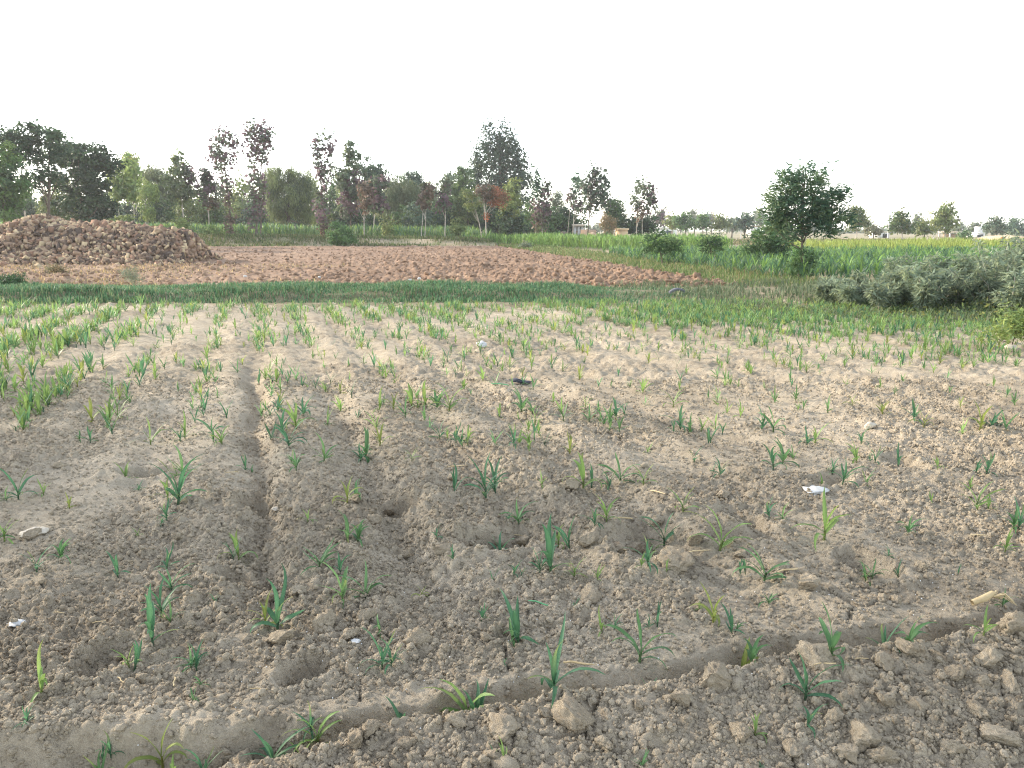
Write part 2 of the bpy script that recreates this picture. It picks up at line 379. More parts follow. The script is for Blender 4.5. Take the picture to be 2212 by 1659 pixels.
# ------------------------------------------------------------------ the setting: ground sheets
def build_ground():
    xs = np.concatenate([-np.geomspace(1500, 40, 26), np.linspace(-38, 38, 96), np.geomspace(40, 1500, 26)])
    ys = np.concatenate([np.linspace(-60, 0, 10), np.linspace(1, 130, 130), np.geomspace(133, 1500, 40)])
    X, Y = np.meshgrid(xs, ys)
    Z = terrain(X, Y) - 0.02 + 0.12 * (fbm(X * 0.15, Y * 0.15, 3, 1) - 0.5) * sstep(24, 40, Y)
    under = (1 - sstep(20.0, 23.0, Y)) * (np.abs(X) < 0.75 * (Y + 4)) * (Y > -1.5)
    Z = Z - 0.5 * under
    pl = sstep(23, 24, Y) * (1 - sstep(77.5, 79, Y)) * (X < PX_R(Y) - 0.4) * (X > -0.8 * Y)
    Z = Z - 0.15 * pl
    V = np.stack([X, Y, Z], -1).reshape(-1, 3)
    tag(link("ground", mesh_np("ground", V, grid_faces(*X.shape), M_GROUND, smooth=True)), "dry flat farmland reaching to the horizon", "ground", kind="structure")
build_ground()
def build_field():
    ys = [1.0]
    while ys[-1] < 19.2: ys.append(ys[-1] + 0.0016 * max(ys[-1], 2.2) ** 1.6)
    y = np.array(ys); nr, nc = len(y), 540
    u = np.linspace(-1, 1, nc); u = np.sign(u) * (0.82 * np.abs(u) + 0.18 * np.abs(u) ** 3)
    Y, U = np.meshgrid(y, u, indexing='ij'); X = U * 0.80 * (Y + 1.1)
    Z = field_h(X, Y)
    V = np.stack([X, Y, Z], -1).reshape(-1, 3)
    tag(link("field_soil", mesh_np("field_soil", V, grid_faces(nr, nc), M_SOIL, smooth=True)), "crumbly tan soil of the maize seedling field", "soil", kind="structure")
build_field()
def build_plough():
    nr, nc = 310, 390
    y = 22.2 * (80.0 / 22.2) ** np.linspace(0, 1, nr); t = np.linspace(0, 1, nc)
    Y, T = np.meshgrid(y, t, indexing='ij')
    XL = -0.80 * Y; XR = PX_R(Y); X = XL + (XR - XL) * T
    Z = plough_h(X, Y)
    edge = np.minimum(np.minimum((1 - T) * nc, (Y - 22.2) * 3), 6) / 6
    Z = Z * np.clip(edge, 0, 1) - 0.05 * (1 - np.clip(edge, 0, 1))
    V = np.stack([X, Y, Z], -1).reshape(-1, 3)
    tag(link("ploughed_field", mesh_np("ploughed_field", V, grid_faces(nr, nc), M_PLOUGH, smooth=True)), "cloddy reddish brown ploughed field", "field", kind="structure")
build_plough()
def build_bank():
    x = np.linspace(-19, 16, 240); y = np.linspace(16.6, 23.2, 54)
    X, Y = np.meshgrid(x, y); Z = bank_h(X, Y) - 0.12 * (1 - sstep(16.6, 17.2, Y)) - 0.12 * sstep(22.6, 23.2, Y)
    V = np.stack([X, Y, Z], -1).reshape(-1, 3)
    tag(link("grass_bank", mesh_np("grass_bank", V, grid_faces(*X.shape), M_BANK, smooth=True)), "low earth bank between the seedling field and the ploughed field", "bank", kind="structure")
build_bank()
def far_strip(name, pts, mat, label, z=0.03):
    V = np.array([(x, y, z) for x, y in pts]); n = len(pts)
    me = bpy.data.meshes.new(name); me.from_pydata([tuple(v) for v in V], [], [tuple(range(n))]); me.materials.append(mat)
    tag(link(name, me), label, "soil", kind="structure")
far_strip("bare_field", [(12, 96), (75, 92), (95, 128), (18, 140)], M_TAN, "bare tan field strip before the far trees", 0.09)

# ------------------------------------------------------------------ trees
GREEN = [(.055, .10, .035), (.075, .125, .045), (.04, .075, .03)]
DARK = [(.028, .052, .026), (.04, .07, .032), (.022, .042, .022)]
OLIVE = [(.10, .13, .045), (.13, .15, .055), (.075, .105, .04)]
PALE = [(.14, .19, .06), (.11, .16, .055), (.18, .22, .075)]
YELLOW = [(.24, .23, .055), (.18, .20, .05), (.15, .18, .05)]
PURPLE_FRINGED = [(.10, .068, .075), (.065, .08, .055), (.12, .08, .082), (.08, .10, .06)]  # colour fringing of backlit crowns put into the leaf tints, over dry brown
BROWN = [(.105, .078, .055), (.09, .07, .055), (.075, .085, .045), (.13, .092, .062)]
ORANGE = [(.25, .10, .05), (.20, .09, .045), (.17, .10, .05)]
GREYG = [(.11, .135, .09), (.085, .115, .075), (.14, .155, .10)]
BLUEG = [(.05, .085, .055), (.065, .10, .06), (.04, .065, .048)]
TAN = [(.19, .145, .075), (.16, .13, .07), (.12, .12, .06)]
DENS = 2.8
def crown_mesh(name, lobes, pal, size, style, dens, rng, clump=0.16, centre=None):
    """lobes: (centre, (rx, ry, rz), share, palette or None) in world metres; leaves gather in clumps"""
    Cs, As, Ls, Ws, Ts, Os = [], [], [], [], [], []
    tips = []
    for c, r, pl in lobes:
        c = np.array(c); r = np.array(r); pl = np.array(pl or pal)
        area = math.pi * r[0] * r[2]
        aleaf = 0.5 * size[0] * size[1]
        n = int(max(60, DENS * (0.72 if style == 'up' else 1.0) * dens * area / aleaf))
        nc = max(6, int(10 * (area / (math.pi * (clump * 2.2) ** 2)) ** 0.5 + area / (clump * clump * 14)))
        d = unit(nc, rng); rad = rng.random(nc) ** 0.42
        cc = c + d * rad[:, None] * r
        tips.append(cc)
        w = rng.random(nc) + 0.35; k = rng.choice(nc, n, p=w / w.sum())
        sg = np.array([clump, clump, clump * (1.7 if style == 'up' else 1.25 if style == 'droop' else 0.7)]) * (0.7 + 0.7 * rng.random(nc))[k][:, None]
        p = cc[k] + np.clip(rng.normal(size=(n, 3)), -1.9, 1.9) * sg
        a = unit(n, rng)
        if style == 'droop': a = a * 0.5 + np.array([0, 0, -1.0])
        elif style == 'up': a = a * 1.0 + np.array([0, 0, 0.25])
        elif style == 'frond':
            o = p - c; o[:, 2] *= 0.25; o = o / (np.linalg.norm(o, axis=1, keepdims=True) + 1e-6); a = a * 0.55 + o * 1.0 + np.array([0, 0, 0.10])
        elif style == 'flat': a[:, 2] *= 0.45
        base = 1.45 * pl[rng.integers(0, len(pl), nc)][k] * (0.75 + 0.5 * rng.random(n))[:, None]
        ow = (p - c) / r; ow = ow / (np.linalg.norm(ow, axis=1, keepdims=True) + 1e-6) * 0.6 + (p - cc[k]) / (np.linalg.norm(p - cc[k], axis=1, keepdims=True) + 1e-6) * 0.5 + np.array([0, 0, .35]) + unit(n, rng) * 0.55
        Os.append(ow); Cs.append(p); As.append(a); Ls.append(size[0] * (0.65 + 0.7 * rng.random(n))); Ws.append(size[1] * (0.65 + 0.7 * rng.random(n))); Ts.append(base)
    C = np.concatenate(Cs); A = np.concatenate(As); T = np.concatenate(Ts)
    if centre is not None: C = C - np.array(centre)
    ow = np.concatenate(Os); A = A - 0.75 * (A * ow).sum(1, keepdims=True) * ow / (ow * ow).sum(1, keepdims=True)
    V, F = diamonds(C, A, np.cross(ow, A), np.concatenate(Ls), np.concatenate(Ws))
    return mesh_np(name, V, F, M_FOL, np.repeat(T, 4, 0)), np.concatenate(tips)
TREE_NO = [0]
def tree(name, label, base, dist, lobes, pal, size=(0.30, 0.24), style='any', dens=2.2, clump=0.22, trunk=0.11, pale=False,
         limbs=5, cat="tree", group=None, lean=0.0, ground=None, depth=1.0, bend=0.0, extra_trunks=()):
    """base: (u, v) pixel of the trunk's foot in the photo; lobes: (u, v, ru, rv[, palette]) in photo pixels"""
    TREE_NO[0] += 1; rng = np.random.default_rng(100 + TREE_NO[0]); m = mpp(dist)
    b = on_plane(base[0], base[1], dist)
    if ground is None: ground = float(terrain(np.array([b.x]), np.array([dist]))[0])
    b.z = ground - 0.05
    root = empty(name, b); tag(root, label, cat, group)
    WL = []
    for lb in lobes:
        c = on_plane(lb[0], lb[1], dist); rx, rz = lb[2] * m, lb[3] * m
        c.y += rng.uniform(-0.25, 0.25) * rx
        WL.append((c[:], (rx, min(rx, rz * 1.3) * depth, rz), lb[4] if len(lb) > 4 else None))
    me, tips = crown_mesh("crown", WL, pal, size, style, dens, rng, clump, b[:])
    link("crown", me, root)
    mat = M_BARKP if pale else M_BARK
    topl = max(WL, key=lambda w: w[0][2]); T = Vector(topl[0]) - b
    T.z += 0.45 * topl[1][2]
    def trunk_pts(x0, T):
        P = []
        for i in range(7):
            t = i / 6; P.append(Vector((x0 + (T.x - x0) * t ** (1.5 + bend) + 0.02 * T.z * math.sin(5 * t + rng.random()) * t, T.y * t, T.z * t)))
        return P
    P = trunk_pts(0, T)
    V, F = tube(P, [trunk * (1.25 if i == 0 else 1) * (1 - 0.13 * i) for i in range(7)], 8)
    link("trunk", mesh_np("trunk", V, F, mat, smooth=True), root)
    for du in extra_trunks:
        V, F = tube(trunk_pts(du * m, T * 0.8 + Vector((du * m * 0.6, 0.3, 0))), [trunk * 0.8 * (1 - 0.13 * i) for i in range(7)], 7)
        link("trunk", mesh_np("trunk", V, F, mat, smooth=True), root)
    if limbs and len(tips):
        sel = rng.choice(len(tips), min(limbs, len(tips)), replace=False)
        for k in sel:
            e = Vector(tips[k]) - b
            t0 = min(0.75, max(0.25, 0.55 * e.z / max(T.z, 0.1))); i0 = int(t0 * 6)
            s = P[i0].lerp(P[min(i0 + 1, 6)], t0 * 6 - i0)
            mid = s.lerp(e, 0.5) + Vector((0, 0, -0.08 * (e - s).length if style != 'up' else -0.12 * (e - s).length))
            r0 = trunk * (1 - 0.13 * i0) * 0.55
            V, F = tube([s, s.lerp(mid, 0.5) + Vector((rng.normal() * .03, 0, 0)), mid, e], [r0, r0 * .85, r0 * .65, r0 * .25], 6)
            link("limb", mesh_np("limb", V, F, mat, smooth=True), root)
    return root
PS = (0.38, 0.31)
# --- the dark big trees at the left edge
tree("broad_tree", "big dark spreading tree with forked trunk standing behind the brick heap", (100, 482), 70,
     [(60, 293, 62, 26), (118, 292, 18, 22), (95, 330, 70, 26), (30, 330, 40, 30), (105, 385, 35, 28), (10, 300, 25, 30)], DARK, (.34, .20), 'flat', 1.5, .30, .16, limbs=9)
tree("dense_tree", "dense dark blue green tree beside the pale young poplars", (186, 482), 80,
     [(182, 338, 72, 30), (150, 325, 45, 20), (225, 352, 35, 22), (190, 385, 62, 40), (185, 435, 62, 45)], DARK, (.34, .22), 'flat', 2.3, .32, .18, limbs=7)
tree("leafy_tree", "bright leafy green tree close behind the brick heap's high end", (8, 480), 66,
     [(6, 355, 38, 45), (25, 405, 45, 40), (2, 440, 50, 40)], [(.05, .10, .03), (.07, .12, .035), (.035, .07, .028)], (.30, .18), 'any', 2.4, .28, .13, limbs=5)
tree("olive_shrub", "olive green shrubby tree under the forked dark tree", (135, 478), 84, [(135, 430, 40, 42), (110, 450, 30, 30)], OLIVE, (.3, .16), 'any', 2.2, .28, .08, limbs=3)
tree("olive_tree", "yellow topped slim tree rising behind the pale poplars", (279, 482), 112, [(279, 345, 17, 20, YELLOW), (279, 400, 22, 45)], OLIVE, (.3, .15), 'droop', 2.4, .25, .1, limbs=3)
tree("young_poplar", "pale green young poplar next to the dense dark tree", (257, 473), 92, [(247, 385, 20, 36), (256, 418, 20, 22)], PALE, PS, 'any', 1.9, .2, .07, True, 4)
tree("young_poplar", "pale green young poplar standing against the yellow topped tree", (290, 482), 92, [(284, 370, 24, 36), (287, 415, 22, 26)], PALE, PS, 'any', 1.9, .2, .07, True, 4)
tree("drooping_sapling", "light green drooping sapling on two short stems", (313, 486), 88, [(318, 412, 22, 22), (315, 455, 15, 22)], PALE, (.3, .14), 'droop', 2.0, .18, .06, True, 2, extra_trunks=(4,))
tree("hazy_tree", "rounded olive grey tree behind the drooping sapling", (330, 482), 116, [(328, 388, 32, 38), (350, 400, 25, 30), (335, 440, 45, 40)], [(.10, .125, .06), (.12, .14, .07), (.08, .10, .05)], (.32, .14), 'droop', 2.2, .3, .12, limbs=4)
tree("young_poplar", "young poplar with ragged green grey crown on a crooked pole trunk", (396, 480), 90, [(383, 350, 16, 26), (378, 392, 30, 30), (395, 418, 32, 22), (408, 380, 14, 24, PURPLE_FRINGED)], [(.11, .145, .065), (.09, .12, .06), (.13, .16, .08)], PS, 'any', 1.7, .2, .075, True, 6)
tree("purple_poplar", "short purple brown poplar with a drooping dry skirt", (451, 484), 90, [(448, 378, 12, 18), (450, 408, 22, 26), (455, 438, 18, 14, BROWN)], PURPLE_FRINGED, PS, 'any', 2.0, .2, .07, True, 4)
tree("purple_poplar", "tall purple poplar with spread crown and leaf clad lower trunk", (500, 514), 86,
     [(483, 305, 18, 30), (462, 320, 14, 26), (506, 315, 12, 28), (482, 350, 26, 24), (488, 392, 14, 22), (495, 430, 11, 30, BROWN), (497, 482, 12, 26, BROWN)], PURPLE_FRINGED, PS, 'up', 1.25, .2, .09, limbs=8, lean=1)
tree("purple_poplar", "tallest purple poplar of the row with a bare grey foot", (553, 510), 86,
     [(545, 292, 18, 30), (568, 295, 16, 30), (582, 290, 8, 26), (553, 325, 28, 34), (556, 385, 20, 34), (552, 430, 24, 34), (548, 468, 16, 22)], PURPLE_FRINGED, PS, 'up', 1.35, .2, .12, limbs=9, extra_trunks=(9,))
tree("willow", "round willow with hanging fine foliage over a stout forked trunk", (622, 498), 104, [(625, 385, 50, 30), (590, 400, 26, 40), (655, 405, 24, 38), (622, 420, 44, 40), (600, 450, 26, 30), (655, 450, 24, 34)],
     [(.105, .13, .05), (.085, .11, .045), (.12, .145, .055), (.06, .08, .04)], (.42, .075), 'droop', 2.0, .32, .24, limbs=10)
tree("purple_poplar", "forked purple poplar beside the willow, bushy to its foot", (700, 512), 86,
     [(688, 318, 14, 28), (712, 320, 14, 30), (698, 360, 22, 26), (696, 405, 13, 26), (695, 450, 20, 36), (702, 492, 15, 18, BROWN)], PURPLE_FRINGED, PS, 'up', 1.3, .2, .1, limbs=8)
tree("dark_tree", "dark rounded tree crown rising behind the brown poplars", (808, 500), 122, [(795, 372, 26, 28), (818, 372, 20, 18), (800, 420, 32, 40)], DARK, (.36, .24), 'any', 2.2, .3, .15, limbs=5)
tree("mixed_poplar", "poplar with green top and brown lower crown", (757, 500), 94, [(758, 345, 18, 38), (742, 385, 18, 30), (760, 400, 28, 34, PURPLE_FRINGED), (752, 445, 24, 28, PURPLE_FRINGED)], [(.075, .105, .055), (.06, .085, .05), (.09, .11, .06)], PS, 'any', 1.8, .22, .1, limbs=6)
tree("brown_poplar", "small rusty brown poplar on a pale pole trunk", (786, 496), 88, [(786, 412, 14, 22), (788, 442, 15, 18)], BROWN, PS, 'any', 1.7, .18, .06, True, 4)
tree("brown_poplar", "dull purple brown poplar leaning over a pale slanted trunk", (806, 496), 90, [(814, 400, 22, 30), (818, 436, 20, 24)], PURPLE_FRINGED, PS, 'any', 1.9, .2, .06, True, 4)
tree("hazy_tree", "wide olive grey feathery tree between brown poplars", (868, 505), 112, [(865, 410, 36, 26), (890, 425, 30, 30), (845, 440, 28, 36), (880, 460, 40, 30)], [(.09, .11, .055), (.075, .10, .05), (.11, .125, .06)], (.38, .10), 'droop', 2.1, .3, .12, limbs=5)
tree("dark_tree", "small dark crown peeping over the feathery tree", (890, 500), 128, [(888, 388, 26, 16), (900, 405, 25, 20)], BLUEG, (.36, .24), 'any', 2.2, .28, .13, limbs=4)
tree("brown_poplar", "upright brown poplar on twin pale stems", (918, 516), 90, [(924, 408, 14, 16), (918, 432, 17, 26)], BROWN, PS, 'any', 2.0, .18, .06, True, 5, extra_trunks=(-8,))
tree("grey_poplar", "slim grey green poplar on one straight pale stem", (961, 517), 90, [(965, 395, 14, 22, GREYG), (962, 425, 17, 26), (960, 448, 14, 14)], PURPLE_FRINGED, PS, 'any', 1.6, .2, .06, True, 5)
tree("green_tree", "leafy mid green tree before the great blue green one", (1012, 510), 108, [(1000, 388, 30, 30), (985, 425, 30, 34), (1015, 440, 30, 34), (990, 470, 25, 28, OLIVE)], [(.085, .13, .055), (.07, .11, .05), (.10, .145, .06)], (.30, .2), 'any', 2.1, .25, .1, limbs=5)
tree("great_tree", "great blue green tree with many upright spires, highest of the tree line", (1078, 512), 120,
     [(1062, 318, 24, 50), (1085, 305, 22, 40), (1040, 350, 24, 40), (1108, 330, 18, 40), (1128, 365, 18, 42), (1075, 375, 45, 40), (1030, 395, 22, 26), (1110, 400, 38, 40), (1075, 440, 60, 45)],
     [(.06, .088, .06), (.075, .105, .068), (.045, .068, .05), (.09, .115, .075)], (.42, .28), 'up', 1.8, .30, .3, limbs=14)
tree("rusty_tree", "small tree with rusty orange leaves on a pale forked trunk", (1050, 519), 92, [(1078, 430, 20, 22, ORANGE), (1072, 415, 14, 14, ORANGE), (1045, 412, 24, 15, BROWN), (1050, 428, 16, 16, BROWN), (1052, 468, 5, 8, ORANGE)], ORANGE, (.26, .12), 'flat', 1.4, .18, .07, True, 8)
tree("flat_tree", "thin crowned tree on a pale stem touching the rusty one", (1040, 516), 94, [(1015, 420, 24, 12, OLIVE), (1022, 445, 20, 10, OLIVE)], OLIVE, (.26, .12), 'flat', 1.3, .18, .06, True, 5)
tree("yellowish_tree", "yellow green poplar behind the rusty tree", (1108, 512), 104, [(1108, 420, 22, 36), (1100, 455, 24, 26)], [(.15, .175, .05), (.12, .15, .048), (.09, .12, .045)], (.32, .22), 'any', 2.0, .24, .09, limbs=4)
tree("purple_poplar", "grey purple poplar between the yellow green tree and the gap", (1172, 518), 94, [(1160, 405, 12, 32, BLUEG), (1180, 415, 12, 32), (1168, 450, 22, 26), (1165, 482, 18, 22, BROWN)], PURPLE_FRINGED, PS, 'up', 1.6, .2, .08, True, 7, extra_trunks=(-14,))
tree("sparse_tree", "pale grey sparse tree against the white sky", (1206, 515), 122, [(1206, 430, 18, 24), (1202, 465, 20, 28)], GREYG, (.32, .12), 'droop', 1.1, .28, .07, limbs=4)
tree("purple_poplar", "two stemmed purple poplar with sky showing under its crown", (1236, 514), 94, [(1247, 398, 14, 24, BLUEG), (1236, 425, 16, 18), (1250, 437, 14, 12), (1256, 452, 10, 8)], PURPLE_FRINGED, PS, 'up', 1.4, .2, .055, True, 6, extra_trunks=(-11,))
tree("dark_poplar", "full dark poplar with slanted trunk rooted in the bright maize", (1268, 520), 90, [(1284, 382, 14, 26), (1300, 398, 14, 28), (1270, 405, 18, 26), (1288, 425, 28, 24), (1310, 430, 12, 18), (1276, 447, 20, 14)], [(.055, .075, .052), (.075, .065, .058), (.045, .06, .042), (.07, .095, .06)], PS, 'up', 1.5, .22, .075, limbs=8)
tree("leafy_tree", "rounded green tree between the dark poplar and the gap", (1322, 512), 112, [(1324, 448, 20, 22), (1335, 462, 18, 22), (1320, 480, 18, 16)], GREEN, (.3, .2), 'any', 2.2, .24, .09, limbs=4)
tree("dry_tree", "dry straw coloured drooping tree beside the mud walls", (1322, 515), 104, [(1312, 478, 18, 16), (1318, 495, 15, 18)], TAN, (.34, .09), 'droop', 1.8, .2, .07, True, 4)
tree("purple_poplar", "purple poplar on two pale pole stems by the flat green bush", (1374, 508), 96, [(1380, 405, 16, 24, GREYG), (1405, 412, 12, 26), (1412, 432, 10, 22), (1396, 442, 20, 22), (1370, 435, 10, 16, GREYG), (1380, 462, 18, 10, BROWN)], PURPLE_FRINGED, PS, 'up', 1.25, .2, .055, True, 8, extra_trunks=(13,))
tree("bushy_tree", "dark flat topped bush behind the twin pole stems", (1375, 510), 110, [(1360, 482, 28, 18), (1395, 482, 26, 18), (1375, 495, 40, 14)], DARK, (.3, .2), 'any', 2.4, .26, .1, limbs=3)
# --- the dark undergrowth below the tree line: shrubs one behind the other
srng = random.Random(5)
for i, u in enumerate(range(-10, 1240, 26)):
    dd = srng.uniform(102, 124); v0 = 488 + 0.02 * u; hh = srng.uniform(22, 46)
    tree("undergrowth_shrub", "dark green shrub in the undergrowth beneath the tree line", (u, v0 + 8), dd,
         [(u + srng.uniform(-12, 12), v0 - hh, srng.uniform(22, 34), srng.uniform(22, 32)), (u + srng.uniform(-16, 16), v0 - 10, 28, 24)],
         srng.choice([DARK, DARK, BLUEG, GREEN, OLIVE]), (.42, .28), 'any', 1.3, .34, .06, limbs=2, cat="shrub", group="shrubs beneath the tree line")
for k, (u, v, w, h, pl) in enumerate([(455, 500, 20, 20, PALE), (395, 487, 14, 16, PALE), (270, 474, 26, 9, PALE), (1305, 515, 14, 8, GREEN), (835, 498, 14, 16, OLIVE), (990, 495, 16, 22, OLIVE)]):
    tree("weedy_shrub", ["pale leafy shrub at the foot of the short purple poplar", "pale leafy shrub below the crooked pole trunk", "bright big leaved bushes before the pale poplars",
         "small green bush at the foot of the mud walls", "olive shrub at the edge of the maize strip", "olive shrub with dry base before the green tree"][k], (u, v + 10), 87, [(u, v, w, h)], pl, (.26, .18), 'any', 1.7, .2, .05, limbs=2, cat="shrub")
BK = ["grey green", "olive", "dark green", "blue green"]
for i, (u, t, w, pl) in enumerate([(60, 395, 60, 2), (150, 420, 60, 1), (225, 400, 60, 2), (360, 395, 50, 0), (405, 392, 44, 2), (440, 398, 46, 2), (475, 392, 48, 0), (515, 380, 52, 1), (545, 400, 44, 0), (585, 385, 46, 1), (675, 378, 46, 1), (720, 372, 52, 2),
      (745, 398, 50, 1), (785, 385, 50, 3), (835, 392, 50, 1), (862, 388, 50, 0), (905, 398, 52, 1), (940, 388, 54, 0), (975, 392, 50, 0), (1000, 408, 56, 2), (1045, 398, 60, 3), (1090, 420, 60, 2), (1140, 425, 56, 2), (1185, 440, 48, 0), (1150, 455, 60, 1)]):
    b0 = 500 + .01 * u
    tree("belt_tree", f"{BK[pl]} tree filling the back of the tree line", (u, b0), 128 + (i * 7) % 12, [(u, t + .28 * (b0 - t), w * .40, .28 * (b0 - t)), (u - w * .2, t + .6 * (b0 - t), w * .42, .3 * (b0 - t)), (u + w * .2, t + .62 * (b0 - t), w * .42, .3 * (b0 - t))],
         [GREYG, OLIVE, GREEN, BLUEG][pl], (.50, .26), ['any', 'droop'][i % 2], 1.15, .42, .10, limbs=3, group="trees filling the back of the tree line")
# --- bushes between the fields and the feathery tree on the right
tree("round_bush", "dense green bush on the bund at the far edge of the ploughed field", (735, 531), 78.5, [(735, 503, 22, 22), (722, 515, 18, 14), (752, 515, 20, 15)], [(.05, .115, .032), (.04, .09, .03), (.065, .13, .04)], (.20, .11), 'any', 2.6, .18, .06, limbs=3, cat="bush", ground=0.1)
tree("field_bush", "wide dark bush at the corner of the bright maize", (1432, 552), 37, [(1415, 520, 26, 24), (1440, 528, 28, 18), (1460, 532, 18, 14)], [(.05, .095, .035), (.04, .075, .03), (.085, .13, .05)], (.20, .06), 'frond', 1.3, .17, .04, limbs=4, cat="bush", ground=0.0)
tree("field_bush", "low round dark bush next to the wide dark one", (1538, 553), 38, [(1538, 527, 28, 18), (1530, 520, 18, 14)], GREEN + DARK, (.20, .06), 'frond', 1.3, .17, .04, limbs=4, cat="bush", ground=0.0)
tree("field_bush", "tall leafy bush next to the feathery acacia", (1662, 555), 36, [(1665, 505, 32, 32), (1645, 525, 30, 22), (1690, 520, 26, 26), (1660, 540, 45, 12)], GREEN + GREEN + DARK, (.22, .06), 'frond', 1.5, .18, .05, limbs=6, cat="bush", ground=0.0)
tree("acacia_tree", "feathery acacia with wide round crown standing at the edge of the maize", (1727, 604), 26.5,
     [(1735, 395, 45, 40), (1700, 420, 42, 38), (1775, 420, 48, 36), (1745, 450, 70, 45), (1800, 455, 30, 28), (1675, 450, 28, 24), (1720, 490, 45, 26), (1775, 480, 40, 26), (1690, 470, 42, 26), (1812, 470, 30, 24), (1738, 365, 8, 16), (1700, 368, 7, 14), (1768, 366, 6, 14)],
     [(.045, .085, .05), (.06, .105, .058), (.035, .065, .042), (.08, .12, .055)], (.20, .05), 'frond', 1.2, .15, .05, limbs=16, ground=0.0)
tree("basal_shoots", "leafy basal shoots round the foot of the feathery acacia", (1731, 604), 26.3, [(1735, 560, 26, 26), (1728, 588, 24, 14)], [(.04, .085, .03), (.055, .10, .035), (.03, .06, .028)], (.14, .035), 'frond', 1.5, .1, .02, limbs=4, cat="shrub", ground=0.0)
# --- far trees on the right
def far_tree(label, u, top, base, w, dist, pal, two=False, name="far_tree"):
    h = base - top; ch = 0.80 * h
    lob = [(u, top + ch * 0.30, w * 0.34, ch * 0.32), (u - w * 0.18, top + ch * 0.58, w * 0.36, ch * 0.34), (u + w * 0.2, top + ch * 0.62, w * 0.34, ch * 0.32)]
    tree(name, label, (u, base), dist, lob, pal, (0.0034 * dist, 0.0021 * dist), 'any', 1.6, 0.0023 * dist, 0.0009 * dist, limbs=3, ground=0.0, pale=two)
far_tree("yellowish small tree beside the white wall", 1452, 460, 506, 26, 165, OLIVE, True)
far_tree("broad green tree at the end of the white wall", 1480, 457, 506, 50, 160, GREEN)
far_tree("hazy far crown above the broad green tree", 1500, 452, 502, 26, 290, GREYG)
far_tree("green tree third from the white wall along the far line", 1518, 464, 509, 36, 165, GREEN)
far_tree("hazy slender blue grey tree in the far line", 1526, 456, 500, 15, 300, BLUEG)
far_tree("hazy slender purple grey tree in the far line", 1537, 457, 500, 14, 310, PURPLE_FRINGED)
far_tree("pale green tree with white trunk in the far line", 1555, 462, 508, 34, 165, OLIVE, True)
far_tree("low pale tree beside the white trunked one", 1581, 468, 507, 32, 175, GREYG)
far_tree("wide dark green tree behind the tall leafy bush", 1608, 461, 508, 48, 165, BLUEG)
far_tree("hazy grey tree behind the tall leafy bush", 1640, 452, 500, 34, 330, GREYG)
far_tree("grey purple bare looking tree over the white wall", 1426, 450, 505, 32, 200, PURPLE_FRINGED)
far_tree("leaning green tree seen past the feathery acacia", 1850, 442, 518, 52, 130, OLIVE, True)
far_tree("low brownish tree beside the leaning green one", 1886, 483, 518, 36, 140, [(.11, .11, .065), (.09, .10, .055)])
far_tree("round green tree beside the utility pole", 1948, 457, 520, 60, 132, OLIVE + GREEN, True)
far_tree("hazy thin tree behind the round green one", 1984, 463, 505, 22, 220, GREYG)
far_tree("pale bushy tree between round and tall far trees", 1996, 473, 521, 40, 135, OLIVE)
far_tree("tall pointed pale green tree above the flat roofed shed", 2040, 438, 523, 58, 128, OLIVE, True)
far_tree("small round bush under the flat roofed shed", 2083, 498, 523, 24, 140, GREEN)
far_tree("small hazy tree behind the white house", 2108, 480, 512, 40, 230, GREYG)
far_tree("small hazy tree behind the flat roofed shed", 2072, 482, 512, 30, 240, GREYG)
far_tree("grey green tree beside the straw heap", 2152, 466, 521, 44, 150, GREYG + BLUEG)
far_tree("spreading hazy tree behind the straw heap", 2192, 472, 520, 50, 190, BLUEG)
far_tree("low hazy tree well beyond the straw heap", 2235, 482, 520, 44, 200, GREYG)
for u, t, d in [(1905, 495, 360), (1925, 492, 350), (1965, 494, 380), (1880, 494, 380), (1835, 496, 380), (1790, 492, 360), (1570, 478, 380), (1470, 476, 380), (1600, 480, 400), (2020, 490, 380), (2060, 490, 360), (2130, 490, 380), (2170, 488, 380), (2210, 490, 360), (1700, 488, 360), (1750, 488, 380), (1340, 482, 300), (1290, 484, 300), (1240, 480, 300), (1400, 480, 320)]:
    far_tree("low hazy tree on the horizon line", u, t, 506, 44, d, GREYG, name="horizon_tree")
    bpy.context.scene.collection.objects
for o in COL.objects:
    if o.name.startswith("horizon_tree"): o["group"] = "hazy trees on the horizon"
# --- shade trees that stand left of the picture and darken the near field
def shade_tree(label, x, y, h, r, n, thin=0.085):
    rng = np.random.default_rng(n); b = Vector((x, y, -0.05))
    root = empty("shade_tree", b); tag(root, label, "tree")
    L = [((x + rng.uniform(-.45, .45) * r, y + rng.uniform(-.45, .45) * r, h * rng.uniform(.48, .82)), (r * .62, r * .62, h * .20), None) for _ in range(8)]
    me, tips = crown_mesh("crown", L, GREEN, (.36, .24), 'any', thin, rng, .55, b[:]); link("crown", me, root)
    V, F = tube([(0, 0, 0), (.1, .05, h * .2), (-.1, .1, h * .45), (0, 0, h * .8)], [.24, .19, .14, .04], 9)
    link("trunk", mesh_np("trunk", V, F, M_BARK, smooth=True), root)
    for k in range(7):
        e = Vector(tips[rng.integers(len(tips))]) - b; s = Vector((0, .05, h * rng.uniform(.25, .45)))
        V, F = tube([s, s.lerp(e, .5) + Vector((0, 0, -.2)), e], [.09, .06, .02], 6); link("limb", mesh_np("limb", V, F, M_BARK, smooth=True), root)
shade_tree("tall shade tree beside the seedling field", -17.0, 12.2, 10.5, 4.6, 501)
shade_tree("low shade tree at the field's edge beyond the tall one", -27.0, 29.5, 7.5, 3.0, 502)
shade_tree("shade tree standing beside the brick heap", -44.0, 50.0, 9.0, 3.6, 503)

